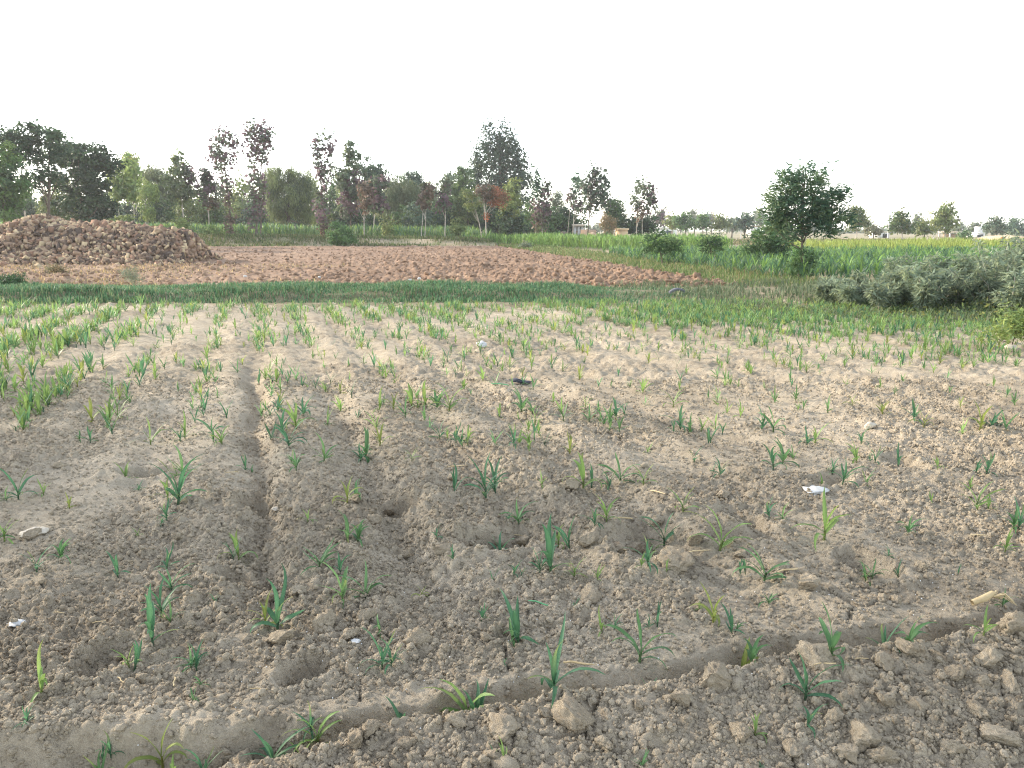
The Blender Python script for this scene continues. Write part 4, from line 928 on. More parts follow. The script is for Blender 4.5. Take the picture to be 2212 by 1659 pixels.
def build_grass():
    rng = np.random.default_rng(61)
    n = 85000; x = rng.uniform(-17, 5, n); y = rng.uniform(17.0, 22.6, n)
    t = y - 17.7 - 0.03 * x
    cov = sstep(-0.3, 0.3, t) * (1 - sstep(2.6, 4.4, t)) * (0.35 + 0.9 * fbm(x * .6, y * .6, 2, 71)) * (1 - 0.75 * sstep(1.0, 4.0, x))
    k = (rng.random(n) < cov) & (np.abs(x) < 0.78 * y); x, y = x[k], y[k]
    h = rng.uniform(.06, .19, len(x)) * (0.35 + 1.2 * fbm(x * .8, y * .8, 2, 73)) * (1 - .4 * sstep(0, 4, x))
    blades("bank_grass", "dark green grass growing on the bank", x, y, bank_h(x, y), h, rng.uniform(.012, .022, len(x)), [(.05, .12, .06), (.07, .15, .075), (.09, .18, .085), (.14, .18, .09)], 1, .8)
    # thin weeds on the bank's right half and among the seedlings
    n = 26000; x = rng.uniform(2, 16, n); y = rng.uniform(13.5, 24.5, n)
    cov = sstep(2, 5, x) * (0.15 + 1.1 * sstep(.40, .62, fbm(x * .8, y * .8, 3, 75))) * sstep(14.0, 16.8, y + 0.42 * (x - 4))
    k = (rng.random(n) < cov) & (np.abs(x) < .78 * y); x, y = x[k], y[k]; z = np.where(y > 16.6, bank_h(x, y), field_h(x, y, False))
    h = rng.uniform(.06, .18, len(x)) * (1 + .6 * sstep(5, 9, x))
    blades("bank_weeds", "grey green weeds thinly covering the bank before the maize", x, y, z, h, rng.uniform(.015, .03, len(x)), [(.14, .18, .10), (.12, .165, .085), (.19, .21, .12), (.10, .145, .075)], 2, .7, "weeds")
    # verge between plough and crops
    n = 24000; y = rng.uniform(23, 90, n) ; x = PX_R(y) + rng.uniform(-.5, 3.4, n) - 0.02 * (y - 23)
    cov = (0.25 + 0.9 * fbm(x * .5, y * .5, 2, 79)); k = rng.random(n) < cov; x, y = x[k], y[k]
    blades("verge_grass", "dry mixed grass on the verge along the ploughed field", x, y, 0 * x, rng.uniform(.08, .22, len(x)) * (1 + y / 90), .016 + .0007 * y, [(.13, .16, .06), (.09, .14, .045), (.20, .19, .09), (.10, .16, .05)], 3, .6)
    n = 30000; x = rng.uniform(-62, 2, n); y = rng.uniform(78.5, 88, n); k = rng.random(n) < 0.1 + 1.1 * sstep(.4, .6, fbm(x * .22, y * .8, 2, 83)); x, y = x[k], y[k]
    blades("bund_grass", "patchy grass on the bund under the poplars", x, y, terrain(x, y), rng.uniform(.12, .45, len(x)), np.full(len(x), .07), [(.10, .145, .05), (.075, .11, .04), (.17, .165, .08), (.12, .15, .055)], 4, .5)
    # straw littered ground before the heap
    n = 16000; x = rng.uniform(-27, -6, n); y = rng.uniform(22.4, 37, n); k = (rng.random(n) < 0.25 + .8 * sstep(.42, .62, fbm(x * .4, y * .4, 3, 85)) - .5 * sstep(-12, -6, x)) & (np.abs(x) < .75 * y); x, y = x[k], y[k]
    blades("straw_litter", "dry straw and trampled grass before the brick heap", x, y, plough_h(x, y) , rng.uniform(.05, .16, len(x)), rng.uniform(.014, .03, len(x)), [(.33, .25, .12), (.26, .20, .10), (.15, .15, .07), (.40, .31, .15)], 5, 1.3, "straw")
    n = 9000; x = rng.uniform(10, 62, n); y = rng.uniform(86, 130, n)
    blades("far_grass", "thin dry grass on the far bare field", x, y, 0 * x + .05, rng.uniform(.1, .4, n), np.full(n, .12), [(.16, .17, .07), (.24, .21, .11), (.11, .14, .06)], 6, .6)
build_grass()
def weed_plant(x, y, z, h, seed, label, pal):
    rng = np.random.default_rng(seed); root = empty("weed_plant", (x, y, z)); tag(root, label, "weed", "tall leafy weeds at the field's corner")
    lx, ly = rng.normal(0, .16), rng.normal(0, .16)
    P = [(lx * t * t * h, ly * t * t * h, h * t) for t in np.linspace(0, 1, 6)]; P[0] = (0, 0, -.05)
    V, F = tube(P, [.013, .012, .010, .008, .006, .003], 5)
    link("stem", mesh_np("stem", V, F, M_BARKP, smooth=True), root)
    nb = int(rng.integers(3, 6)); nodes = []
    for t in np.linspace(.2, 1, 18): nodes.append(np.array([lx * t * t * h, ly * t * t * h, h * t]))
    for b in range(nb):
        t0 = rng.uniform(.15, .6); s = np.array([lx * t0 * t0 * h, ly * t0 * t0 * h, h * t0]); a = rng.uniform(0, 6.28); L = h * rng.uniform(.3, .55)
        e = s + np.array([math.cos(a) * L * .7, math.sin(a) * L * .7, L * .75])
        V, F = tube([s, (s + e) / 2 + np.array([0, 0, -.02]), e], [.007, .006, .002], 4); link("branch", mesh_np("branch", V, F, M_BARKP, smooth=True), root)
        for t in np.linspace(.3, 1, 8): nodes.append(s + (e - s) * t)
    C, A = [], []
    for nd in nodes:
        a0 = rng.uniform(0, 6.28)
        for k in range(2):
            a = a0 + k * math.pi + rng.normal() * .4; pet = np.array([math.cos(a), math.sin(a), .25]) * rng.uniform(.03, .09)
            for j in range(5):
                aa = a + (j - 2) * .5; C.append(nd + pet); A.append([math.cos(aa), math.sin(aa), -.25 + rng.normal() * .75])
    C, A = np.array(C), np.array(A); n = len(C)
    B = np.cross(A, np.array([0, 0, 1.0])[None] + rng.normal(0, .7, (n, 3)))
    V, F = diamonds(C, A, B, rng.uniform(.11, .19, n), rng.uniform(.028, .045, n))
    T = np.array(pal)[rng.integers(0, len(pal), n)] * rng.uniform(.75, 1.3, (n, 1))
    link("foliage", mesh_np("foliage", V, F, M_FOL, np.repeat(T, 4, 0)), root)
def build_weeds():
    rng = np.random.default_rng(91); pal = [(.19, .24, .16), (.22, .27, .185), (.15, .195, .13), (.25, .29, .165)]
    n = 0
    for i in range(400):
        if n >= 95: break
        x, y = rng.uniform(6.6, 14.5), rng.uniform(12.6, 18.4)
        f = (x - 6.4) / 2.6
        if y < 16.8 - 3.6 * min(1, (x - 6.2) / 3.2) or x > .80 * y: continue
        h = min(1.22, .40 + .5 * f) * rng.uniform(.62, 1.22); z = fh(x, y) if y < 16.8 else float(bank_h(np.array([x]), np.array([y]))[0])
        lab = "low grey green weed at the thin edge of the weed clump" if h < .62 else "tall grey green weed with finger shaped leaves in the thick clump"
        weed_plant(x, y, z, h, 700 + i, lab, pal); n += 1
    # ground cover before the clump
    m = 15000; x = rng.uniform(4.2, 13.5, m); y = rng.uniform(11.4, 16.5, m)
    cov = sstep(0, 1.2, y - 15.2 + 0.52 * (x - 4.2)) * (0.3 + .8 * fbm(x * .9, y * .9, 2, 99)); k = (rng.random(m) < cov) & (x < .8 * y); x, y = x[k], y[k]; m = len(x)
    z = field_h(x, y, False) + rng.random(m) ** 2 * (.10 + .28 * sstep(7, 9.5, x))
    V, F = diamonds(np.stack([x, y, z], -1), unit(m, rng) * [1, 1, .6] + [0, 0, .25], unit(m, rng), rng.uniform(.05, .13, m), rng.uniform(.02, .05, m))
    T = np.array([(.10, .14, .055), (.13, .17, .06), (.08, .12, .05), (.19, .20, .06)])[rng.integers(0, 4, m)] * rng.uniform(.75, 1.25, (m, 1))
    tag(link("ground_cover", mesh_np("ground_cover", V, F, M_FOL, np.repeat(T, 4, 0))), "low creeping green weeds before the tall weed clump", "weeds", kind="stuff")
    # bright feathery tuft at the right rim
build_weeds()
tree("feathery_bush", "bright yellow green feathery bush beside the weed clump", (2185, 740), 10.9, [(2185, 705, 26, 24), (2212, 690, 28, 36), (2150, 725, 22, 12)], [(.11, .15, .045), (.08, .12, .04), (.14, .175, .05)], (.10, .02), 'any', 1.6, .10, .01, limbs=6, cat="bush", ground=0.0)
tree("bank_bush", "dark green bush at the end of the grass bank near the heap", (20, 640), 20.5, [(12, 610, 40, 22), (45, 620, 28, 16)], [(.035, .075, .03), (.045, .09, .035), (.028, .06, .026)], (.11, .03), 'any', 2.2, .09, .02, limbs=6, cat="bush", ground=0.1)
tree("dry_bush", "dry straw coloured tuft at the foot of the brick heap", (118, 592), 30, [(112, 582, 14, 9), (128, 584, 12, 8)], TAN, (.14, .025), 'any', 2.0, .08, .015, limbs=5, cat="bush", ground=0.0)
tree("thin_weed", "thin tall grey weed on the bank before the brick heap", (285, 610), 22.6, [(280, 590, 20, 16), (295, 600, 14, 10)], GREYG, (.08, .012), 'any', .7, .08, .008, limbs=7, cat="weed", ground=0.1)
for k, (u, v, d) in enumerate([(1685, 560, 61.0), (1135, 545, 70.0)]):
    tree("silver_weed", ["leafy grey weed on the verge before the bright maize", "small grey weed on the verge near the maize corner"][k], (u, v), d, [(u, v - 9, 12, 8)], GREYG, (.2, .08), 'any', 1.6, .12, .02, limbs=3, cat="weed", ground=0.0) if k else \
    tree("silver_weed", "leafy grey weed on the verge before the bright maize", (1137, 545), 66.0, [(1137, 533, 12, 10)], GREYG, (.2, .08), 'any', 1.6, .12, .02, limbs=3, cat="weed", ground=0.0)

# ------------------------------------------------------------------ clods, crumbs and litter of the near field
ROCK = [mesh_np("soil_clod", *ico(4, 300 + k, .55, .78), M_CLOD, smooth=True) for k in range(9)]
CLODS = [(705,1355,52),(605,1395,45),(905,1395,60),(790,1340,36),(525,1270,30),(480,1340,28),(1275,1300,44),(1455,1225,70),(1100,1365,40),(1040,1130,24),(805,1125,30),(840,1128,24),
 (1190,1070,46),(980,1040,30),(1230,1060,36),(700,1105,32),(770,1090,28),(1275,1170,44),(1745,1270,48),(1680,1230,40),(1855,1240,44),(1860,1270,26),(1905,1300,24),(1935,1305,22),
 (1765,1440,66),(1545,1475,80),(1235,1565,62),(1300,1610,40),(1090,1585,64),(1060,1640,46),(770,1610,40),(520,1640,52),(800,1590,34),(1860,1600,74),(1830,1630,50),(2025,1420,50),
 (1960,1410,44),(2190,1360,60),(2130,1430,48),(1690,1470,40),(1910,1440,44),(2060,1460,40),(1920,1520,40),(1990,1530,54),(2110,1540,40),(1600,1600,44),(1900,1640,46),(2050,1620,44),
 (1470,1520,42),(1380,1530,34),(990,1570,34),(880,1610,40),(640,1655,46),(930,1640,40),(1180,1545,36),(1800,1560,36),(2180,1480,44),(2150,1600,50),(2090,1580,34),(1710,1630,40),
 (960,1195,30),(1000,1180,26),(75,1160,40),(130,1010,26),(300,1340,22),(385,1170,22),(575,1310,38),(560,1130,26),(610,1090,22),(930,1140,24),(1130,1180,30),(1330,1190,36),(1480,1210,34),
 (1600,1200,30),(1500,1175,34),(1420,1120,30),(1370,1190,30),(1560,1075,28),(1620,1075,30),(1880,1240,26),(2000,1160,26),(1990,1230,28),(1790,1125,28),(455,1390,26),(215,1440,30),(280,1480,34),(310,1470,28),
 (345,1460,26),(250,1460,24),(1340,1240,24),(1160,1210,26),(1140,1290,30),(1250,1350,30),(1050,1390,28),(760,1380,34),(655,1405,30),(700,1300,26),(640,1290,28),(845,1290,24),(880,1210,22)]
def build_clods():
    r = random.Random(8)
    for (u, v, w) in CLODS:
        p = on_field(u, v); d = p.y * _cp + CAMH * _sp; s = 1.2 * w / DS * d / FPX
        t = -(p.y - LIP_A - LIP_B * p.x)
        lab = ("large" if s > .085 else "small" if s < .05 else "fist sized") + " pale earth clod " + ("on the cracked ridge before the trench" if t > .1 else "by the trench edge" if t > -.25 else "among seedlings above the trench" if p.y < 4.2 else "in the middle of the field")
        o = link("soil_clod", ROCK[r.randrange(9)], None, (p.x, p.y, p.z + .13 * s), (r.gauss(0, .3), r.gauss(0, .3), r.uniform(0, 6.28)), (s * r.uniform(.9, 1.2), s * r.uniform(.75, 1.05), s * r.uniform(.75, 1.1)))
        tag(o, lab, "clod", "loose clods on the field")
    rng = np.random.default_rng(12)
    # the rest of the bigger clods and the crumbs
    n = 9000; y = 1.5 * (9.5 / 1.5) ** rng.random(n); x = rng.uniform(-.78, .78, n) * (y + .8)
    t = -(y - LIP_A - LIP_B * x)
    w = np.where(t > .1, .15 + .7 * sstep(.45, .65, fbm(x * 2, y * 2, 3, 36)), .10 + .6 * sstep(.45, .62, fbm(x * 1.1 + 3, y * 1.1, 3, 31))); k = rng.random(n) < w; x, y, t = x[k], y[k], t[k]
    sc = np.minimum(.008 + .010 * rng.exponential(1.0, len(x)), .06) * np.where(t > .1, 1.25, 1.0)
    scatter_clods("soil_crumbs", x, y, field_h(x, y) - .30 * sc, sc, M_SOIL, "crumbs of dry soil strewn over the field", False, .1)
    n = 150000; y = 1.6 * (8.5 / 1.6) ** rng.random(n); x = rng.uniform(-.76, .76, n) * (y + .5)
    t = -(y - LIP_A - LIP_B * x)
    w = np.where(t > .1, .85, .35 + .65 * sstep(.38, .6, fbm(x * 1.1 + 3, y * 1.1, 3, 31))) * np.where((t > .0) & (t < .14), .3, 1) * (.35 + .9 * fbm(x * 6, y * 6, 2, 37)); k = rng.random(n) < w; x, y = x[k], y[k]; n = len(x)
    sc = np.minimum(.006 + .0055 * rng.exponential(1.0, n) + .0012 * y, .034)
    me = bpy.data.meshes.new("fine_crumbs"); me.vertices.add(n); me.vertices.foreach_set("co", np.stack([x, y, field_h(x, y) + .10 * sc], -1).astype(np.float32).ravel())
    at = me.attributes.new("size", 'FLOAT', 'POINT'); at.data.foreach_set("value", sc.astype(np.float32)); me.update()
    o = tag(link("fine_crumbs", me), "fine angular soil crumbs covering the near field", "crumbs", kind="stuff")
    ng = bpy.data.node_groups.new("crumb_scatter", 'GeometryNodeTree'); G, K = ng.nodes, ng.links
    ng.interface.new_socket("Geometry", in_out='INPUT', socket_type='NodeSocketGeometry'); ng.interface.new_socket("Geometry", in_out='OUTPUT', socket_type='NodeSocketGeometry')
    gi, go = G.new("NodeGroupInput"), G.new("NodeGroupOutput"); ip = G.new("GeometryNodeInstanceOnPoints"); ics = G.new("GeometryNodeMeshIcoSphere")
    ics.inputs["Radius"].default_value = 0.5; ics.inputs["Subdivisions"].default_value = 1
    sm = G.new("GeometryNodeSetMaterial"); sm.inputs["Material"].default_value = M_SOIL
    ss = G.new("GeometryNodeSetShadeSmooth"); ss.inputs["Shade Smooth"].default_value = False
    rr = G.new("FunctionNodeRandomValue"); rr.data_type = 'FLOAT_VECTOR'; rr.inputs[0].default_value = (0, 0, 0); rr.inputs[1].default_value = (6.28, 6.28, 6.28)
    rs = G.new("FunctionNodeRandomValue"); rs.data_type = 'FLOAT_VECTOR'; rs.inputs[0].default_value = (.6, .6, .5); rs.inputs[1].default_value = (1.35, 1.35, 1.1); rs.inputs["Seed"].default_value = 3
    na = G.new("GeometryNodeInputNamedAttribute"); na.data_type = 'FLOAT'; na.inputs["Name"].default_value = "size"
    vm = G.new("ShaderNodeVectorMath"); vm.operation = 'SCALE'; K.new(rs.outputs[0], vm.inputs[0]); K.new(na.outputs[0], vm.inputs["Scale"])
    K.new(gi.outputs[0], ip.inputs["Points"]); K.new(ics.outputs[0], ss.inputs[0]); K.new(ss.outputs[0], sm.inputs[0]); K.new(sm.outputs[0], ip.inputs["Instance"])
    K.new(rr.outputs[0], ip.inputs["Rotation"]); K.new(vm.outputs[0], ip.inputs["Scale"]); K.new(ip.outputs[0], go.inputs[0])
    o.modifiers.new("scatter", 'NODES').node_group = ng
    # white fertiliser grains
    n = 1500; y = 1.7 * (6.5 / 1.7) ** rng.random(n); x = rng.uniform(-.75, .75, n) * (y + .5)
    k = rng.random(n) < .15 + .9 * np.exp(-((y - LIP_A - LIP_B * x - .35) / .35) ** 2); x, y = x[k], y[k]
    oc = np.array([(1, 0, 0), (-1, 0, 0), (0, 1, 0), (0, -1, 0), (0, 0, 1), (0, 0, -1)], float) * .5
    of = np.array([(0, 2, 4), (2, 1, 4), (1, 3, 4), (3, 0, 4), (2, 0, 5), (1, 2, 5), (3, 1, 5), (0, 3, 5)])
    V, F, _ = spread(oc, of, np.stack([x, y, field_h(x, y) + .001], -1), rng.uniform(0, 6, len(x)), rng.uniform(.0045, .007, len(x)))
    tag(link("fertiliser_grains", mesh_np("fertiliser_grains", V, F, M_WHITE, smooth=True)), "white fertiliser grains strewn on the soil", "grains", kind="stuff")
build_clods()
M_CLOTH = plain_mat("pale_plastic", (.33, .325, .30), (.55, .55, .53), 14, .55, .3, .006)
M_RUBBER = plain_mat("rubber", (.035, .037, .045), (.10, .10, .115), 12, .7, .2)
M_TYRE = plain_mat("weathered_rubber", (.08, .08, .09), (.17, .17, .185), 9, .8, .2)
M_STONE = plain_mat("pale_stone", (.33, .29, .22), (.46, .41, .33), 10, .9, .3)
STRAWS = [(215,1355,24,.3,'pale straw stalk on bare soil near the white scrap'),(130,1345,24,-.2,'thin straw stalk beside the white leaf scrap'),(262,1480,34,-.8,'thick cut stalk lying above the trench'),(378,1480,46,-1.2,'jointed dry maize stalk above the trench'),
 (560,1500,34,-.1,'short straw stalk on the trench lip'),(1250,1445,60,-.3,'frayed dry stalk on the trench wall'),(1165,1310,44,-.4,'cut stalk beside a blue green seedling'),(1420,1070,40,-1.0,'dry stalk standing out of a small pit'),
 (1330,1190,44,-.6,'dry stalk near the wide pit'),(1345,1140,40,.3,'broken dry stalk by the crumbling clods'),(1510,1195,40,.2,'straw stalk at the rim of the wide pit'),(1120,1175,30,.1,'short straw beside the middle pit'),
 (985,1015,36,.1,'straw stalk on flat soil past the plough groove'),(1080,838,34,.02,'thin green stick lying near the black shoe'),(1860,1430,30,.2,'straw stalk between clods on the ridge'),(1780,1455,40,-.2,'yellow blade lying on the ridge crest'),
 (500,1030,24,.2,'straw piece inside the plough groove'),(1700,1240,50,.4,'long thin straw near tall upright seedlings'),(1590,1410,24,-.2,'bent straw near the trench lip'),(2110,1175,30,-.3,'straw bit among sunlit seedlings')]
def build_litter():
    r = random.Random(4)
    for (u, v, w, a, lab) in STRAWS:
        p = on_field(u, v); L = w / DS * (p.y * _cp + CAMH * _sp) / FPX * 1.15
        q = [(-L / 2, 0, 0), (-L / 4, L * .04, L * .03), (L / 6, -L * .03, L * .04), (L / 2, L * .02, L * .01)]
        V, F = tube(q, [L * .028, L * .032, L * .03, L * .02], 6)
        m = M_STRAW if 'green' not in lab else M_GSTICK
        tag(link("straw_stalk", mesh_np("straw_stalk", V, F, m, smooth=True), None, (p.x, p.y, p.z + .018), (r.gauss(0, .1), r.gauss(0, .1), a + math.pi * (r.random() < .5))), lab, "straw")
    def crumple(name, u, v, w, mat, lab, cat, seed, squash=.5, lift=.2):
        p = on_field(u, v); s = w / DS * (p.y * _cp + CAMH * _sp) / FPX
        V, F = ico(3, seed, .5, squash); V = V.copy(); rr = np.random.default_rng(seed)
        V *= 1 + (.16 if mat is M_CLOTH else .03) * np.sin(V @ rr.normal(0, 9, (3, 3))).sum(1, keepdims=True) * .5
        tag(link(name, mesh_np(name, V * s, F, mat), None, (p.x, p.y, p.z + lift * s), (0, 0, r.uniform(0, 6))), lab, cat)
    crumple("white_rag", 1041, 752, 22, M_CLOTH, "crumpled white rag ball among the seedlings", "rag", 1, .8, .3)
    crumple("plastic_scrap", 1762, 1068, 56, M_CLOTH, "twisted pale plastic scrap near the small pit", "plastic", 2, .28, .1)
    crumple("plastic_scrap", 36, 1352, 34, M_CLOTH, "white torn scrap lying beside a thin straw", "plastic", 3, .22, .1)
    crumple("plastic_scrap", 98, 673, 26, M_CLOTH, "white scrap lying just before the grass bank", "plastic", 4, .3, .1)
    crumple("plastic_scrap", 770, 1395, 22, M_CLOTH, "white torn scrap below the large round clod", "plastic", 5, .25, .1)
    crumple("flat_stone", 75, 1156, 52, M_STONE, "flat pale stone on bare soil among low seedlings", "stone", 6, .28, .1)
    crumple("pale_stone", 1877, 928, 26, M_STONE, "pale yellow stone lying on the sunlit soil", "stone", 7, .7, .3)
    crumple("pale_stone", 595, 1092, 24, M_STONE, "pale flat stone at the edge of the plough groove", "stone", 8, .3, .1)
    crumple("pale_stone", 2180, 760, 30, M_STONE, "pale stone under the dense seedlings near the weeds", "stone", 9, .5, .2)
    for k, (u, v, lab) in enumerate([(905, 603, "white pebble at the edge of the ploughed field, nearer the grass"), (885, 606, "white stone lying on the grass bank's crest"), (690, 600, "white scrap on the ploughed field's near edge"), (530, 598, "white lump among straw before the bank")]):
        p = on_level(u, v, .1); V, F = ico(2, 20 + k, .4, .7)
        tag(link("white_stone", mesh_np("white_stone", V * .13, F, M_CLOTH, smooth=True), None, (p.x, p.y, .12)), lab, "stone")
    # dark shoe
    p = on_field(1122, 831); V, F = ico(3, 31, .2, .5); V = V * [0.24, .09, .09]; V[:, 2] += np.where(V[:, 0] < 0, .02, 0)
    root = empty("old_shoe", p, .2); tag(root, "dark worn shoe lying on the soil", "shoe")
    link("upper", mesh_np("upper", V + [0, 0, .03], F, M_RUBBER, smooth=True), root)
    Vs, Fs = boxes([(-.115, .115, -.04, .04, -.01, .012)]); link("sole", mesh_np("sole", Vs, Fs, M_BARK), root)
    # uprooted stubble
    p = on_field(2125, 1308); root = empty("maize_stub", (p.x, p.y, p.z + .015), .2); tag(root, "dry uprooted maize stub with frayed roots on the smooth soil", "stub")
    V, F = tube([(-.06, 0, 0), (0, 0, .015), (.05, .01, .03)], [.012, .016, .012], 7); link("stalk", mesh_np("stalk", V, F, M_STRAW, smooth=True), root)
    for k in range(9):
        a = r.uniform(-.6, .6); V, F = tube([(.04, 0, .02), (.08, .05 * a, .02 + r.uniform(-.015, .02)), (.08 + r.uniform(.02, .05), .12 * a, r.uniform(-.01, .02))], [.004, .003, .001], 4); link("root", mesh_np("root", V, F, M_STRAW), root)
    # half buried tyre on the bank
    p = on_level(1463, 631, .12); root = empty("buried_tyre", (p.x, p.y, .0), .25); tag(root, "half buried black tyre curving out of the bank", "tyre")
    n = 22; V = []; F = []
    for i in range(n + 1):
        g = math.pi * 1.05 * i / n - .08; c = Vector((math.cos(g) * .235, 0, math.sin(g) * .235 * .8)); e = Vector((math.cos(g), 0, math.sin(g)))
        for (dr, dy) in [(-.035, -.04), (-.015, -.06), (.025, -.06), (.035, -.03), (.035, .03), (.025, .06), (-.015, .06), (-.035, .04)]: V.append((c + e * dr + Vector((0, dy, 0)))[:])
    for i in range(n):
        for j in range(8): F.append((8 * i + j, 8 * i + (j + 1) % 8, 8 * i + 8 + (j + 1) % 8, 8 * i + 8 + j))
    link("casing", mesh_np("casing", np.array(V), np.array(F), M_TYRE, smooth=True), root)
M_GSTICK = plain_mat("green_stick", (.10, .30, .14), (.14, .38, .18), 20, .6, 0)
build_litter()

# ------------------------------------------------------------------ far buildings and people
M_WALL = plain_mat("whitewash", (.62, .60, .56), (.76, .74, .70), 1.2, .9, .1)
M_MUD = plain_mat("mud_wall", (.36, .24, .16), (.50, .36, .25), 1.5, .95, .3, .05)
M_MUDS = plain_mat("straw_plaster", (.50, .36, .22), (.62, .47, .30), 1.5, .95, .2, .04)
M_ROOF = plain_mat("tan_roof", (.50, .42, .32), (.62, .54, .43), 1.0, .9, .2)
M_DARKP = plain_mat("dark_opening", (.03, .03, .03), (.06, .055, .05), 3, .8, 0)
M_CONC = plain_mat("concrete", (.42, .41, .39), (.55, .54, .51), 2, .9, .1)
def house(name, label, u0, u1, vt, vb, dist, mat, depth, doors, roofmat=None, parapet=True, extra=None):
    a, b = on_plane(u0, vb, dist), on_plane(u1, vt, dist); w, h = b.x - a.x, b.z
    root = empty(name, ((a.x + b.x) / 2, dist, 0)); tag(root, label, "building")
    V, F = boxes([(-w / 2, w / 2, 0, depth, -.1, h)]); link("wall", mesh_np("wall", V, F, mat), root)
    if parapet:
        V, F = boxes([(-w / 2 - .15, w / 2 + .15, -.15, depth + .15, h, h + .22)]); link("roof", mesh_np("roof", V, F, roofmat or M_ROOF), root)
    for (f, z0, z1, ww, nm) in doors:
        V, F = boxes([(f * w - ww / 2, f * w + ww / 2, -.03, .06, z0 * h, z1 * h)]); link(nm, mesh_np(nm, V, F, M_DARKP), root)
        V, F = boxes([(f * w - ww / 2 - .06, f * w + ww / 2 + .06, -.05, .05, z1 * h, z1 * h + .08)]); link("lintel", mesh_np("lintel", V, F, M_CONC), root)
    if extra: extra(root, w, h, depth)
    return root
house("white_hut", "small white hut with pale flat roof beside the utility pole", 1895, 1917, 502, 516, 170, M_WALL, 4.5, [(.28, 0, .7, 1.0, "door")])
def tower(root, w, h, d):
    V, F = boxes([(-w * .42, w * .02, .3, 1.8, h, h + 1.5)]); link("water_tank", mesh_np("water_tank", V, F, M_WALL), root)
    V, F = tube([(w * .3, 1, h), (w * .3, 1, h + 2.4)], [.22, .18], 8); link("chimney", mesh_np("chimney", V, F, M_WALL, smooth=True), root)
house("white_house", "white house with rooftop tank and chimney in the hazy distance", 2111, 2128, 504, 517, 185, M_WALL, 5, [(0, .3, .7, .9, "window"), (-.3, 0, .55, .8, "door")], M_WALL, True, tower)
def shed(name, label, u0, u1, vt, vb, dist, depth, cols, mat):
    a, b = on_plane(u0, vb, dist), on_plane(u1, vt, dist); w, h = b.x - a.x, b.z
    root = empty(name, ((a.x + b.x) / 2, dist, 0)); tag(root, label, "shed")
    V, F = boxes([(-w / 2, w / 2, 0, depth, h - .28, h)]); link("roof", mesh_np("roof", V, F, mat), root)
    for i in range(cols):
        for yy in (.25, depth - .4):
            x = -w / 2 + .3 + (w - .6) * i / (cols - 1); V, F = boxes([(x - .13, x + .13, yy, yy + .26, -.1, h - .27)]); link("post", mesh_np("post", V, F, M_CONC), root)
    V, F = boxes([(-w / 2 + .6, w / 2 - .6, depth * .7, depth * .7 + .25, 0, h * .62)]); link("back_wall", mesh_np("back_wall", V, F, M_MUD), root)
shed("flat_shed", "open flat roofed shed on posts beside the tall pointed tree", 2050, 2098, 500, 519, 175, 5, 3, M_ROOF)
shed("mud_shed", "low open shed with pale roof among the purple poplars", 1238, 1263, 484, 513, 112, 3.5, 3, M_ROOF)
house("mud_wall", "broken reddish mud wall behind the dark poplar", 1255, 1288, 496, 514, 110, M_MUD, .5, [(.1, .1, .5, .7, "opening")], None, False)
house("mud_room", "low sunlit straw plastered mud room", 1334, 1356, 497, 513, 106, M_MUDS, 2.2, [(.0, 0, .45, .6, "door")], M_MUDS)
house("white_wall", "long low white wall behind the far trees", 1412, 1462, 493, 507, 185, M_WALL, .3, [(.22, 0, .7, 1.4, "gate")], M_WALL)
house("orange_hut", "small pale hut with orange roof behind the tall leafy bush", 1622, 1642, 490, 505, 200, M_WALL, 4, [(-.2, .0, .6, 1, "door")], M_MUD)
def mound(name, label, u0, u1, vt, vb, dist, depth, mat, cat, seed, g=0.0):
    a, b = on_plane(u0, vb, dist), on_plane(u1, vt, dist); w, h = b.x - a.x, b.z - g
    X, Y = np.meshgrid(np.linspace(-.55, .55, 46), np.linspace(-.55, .55, 26)); d = np.hypot(X, Y) * 2
    Z = h * np.sqrt(np.clip(1 - d ** 2.2, 0, 1)) * (1 + .25 * (fbm(X * 5 + seed, Y * 5, 3, seed) - .5)) + .06 * (fbm(X * 24, Y * 24, 2, seed) - .5) - .06 * (d >= 1)
    tag(link(name, mesh_np(name, np.stack([X * w, Y * depth, Z], -1).reshape(-1, 3), grid_faces(*X.shape), mat, smooth=True), None, ((a.x + b.x) / 2, dist + depth * .5, g)), label, cat)
mound("straw_heap", "large smooth tan straw heap beyond the yellow green fodder", 2148, 2260, 509, 527, 118, 8, M_MUDS, "straw heap", 3)
mound("rubble_heap", "low heap of rubble before the broken mud wall", 1264, 1300, 502, 515, 106, 3, M_MUD, "heap", 5)
mound("earth_heap", "low tan earth heap beside the mud room", 1296, 1330, 507, 516, 104, 3, M_MUDS, "heap", 7)
mound("rubble_heap", "dark rubble and brush heap at the foot of the two stemmed poplar", 1205, 1236, 500, 515, 108, 3, M_BARK, "heap", 9)
for k, (u, v) in enumerate([(830, 527), (915, 526), (960, 525), (1000, 527), (600, 520), (560, 518)]):
    mound("bund_clump", f"dry brown earth clump on the bund " + ["below the feathery tree", "under the upright brown poplar", "under the slim grey poplar", "at the corner of the bright maize", "below the willow", "at the tallest poplar's foot"][k], u - 18, u + 18, v - 8, v + 2, 86.5 + .2 * k, 1.6, M_BARK, "clump", 20 + k, float(terrain(np.array([on_plane(u, v, 86).x]), np.array([86.0]))[0]) - .1)
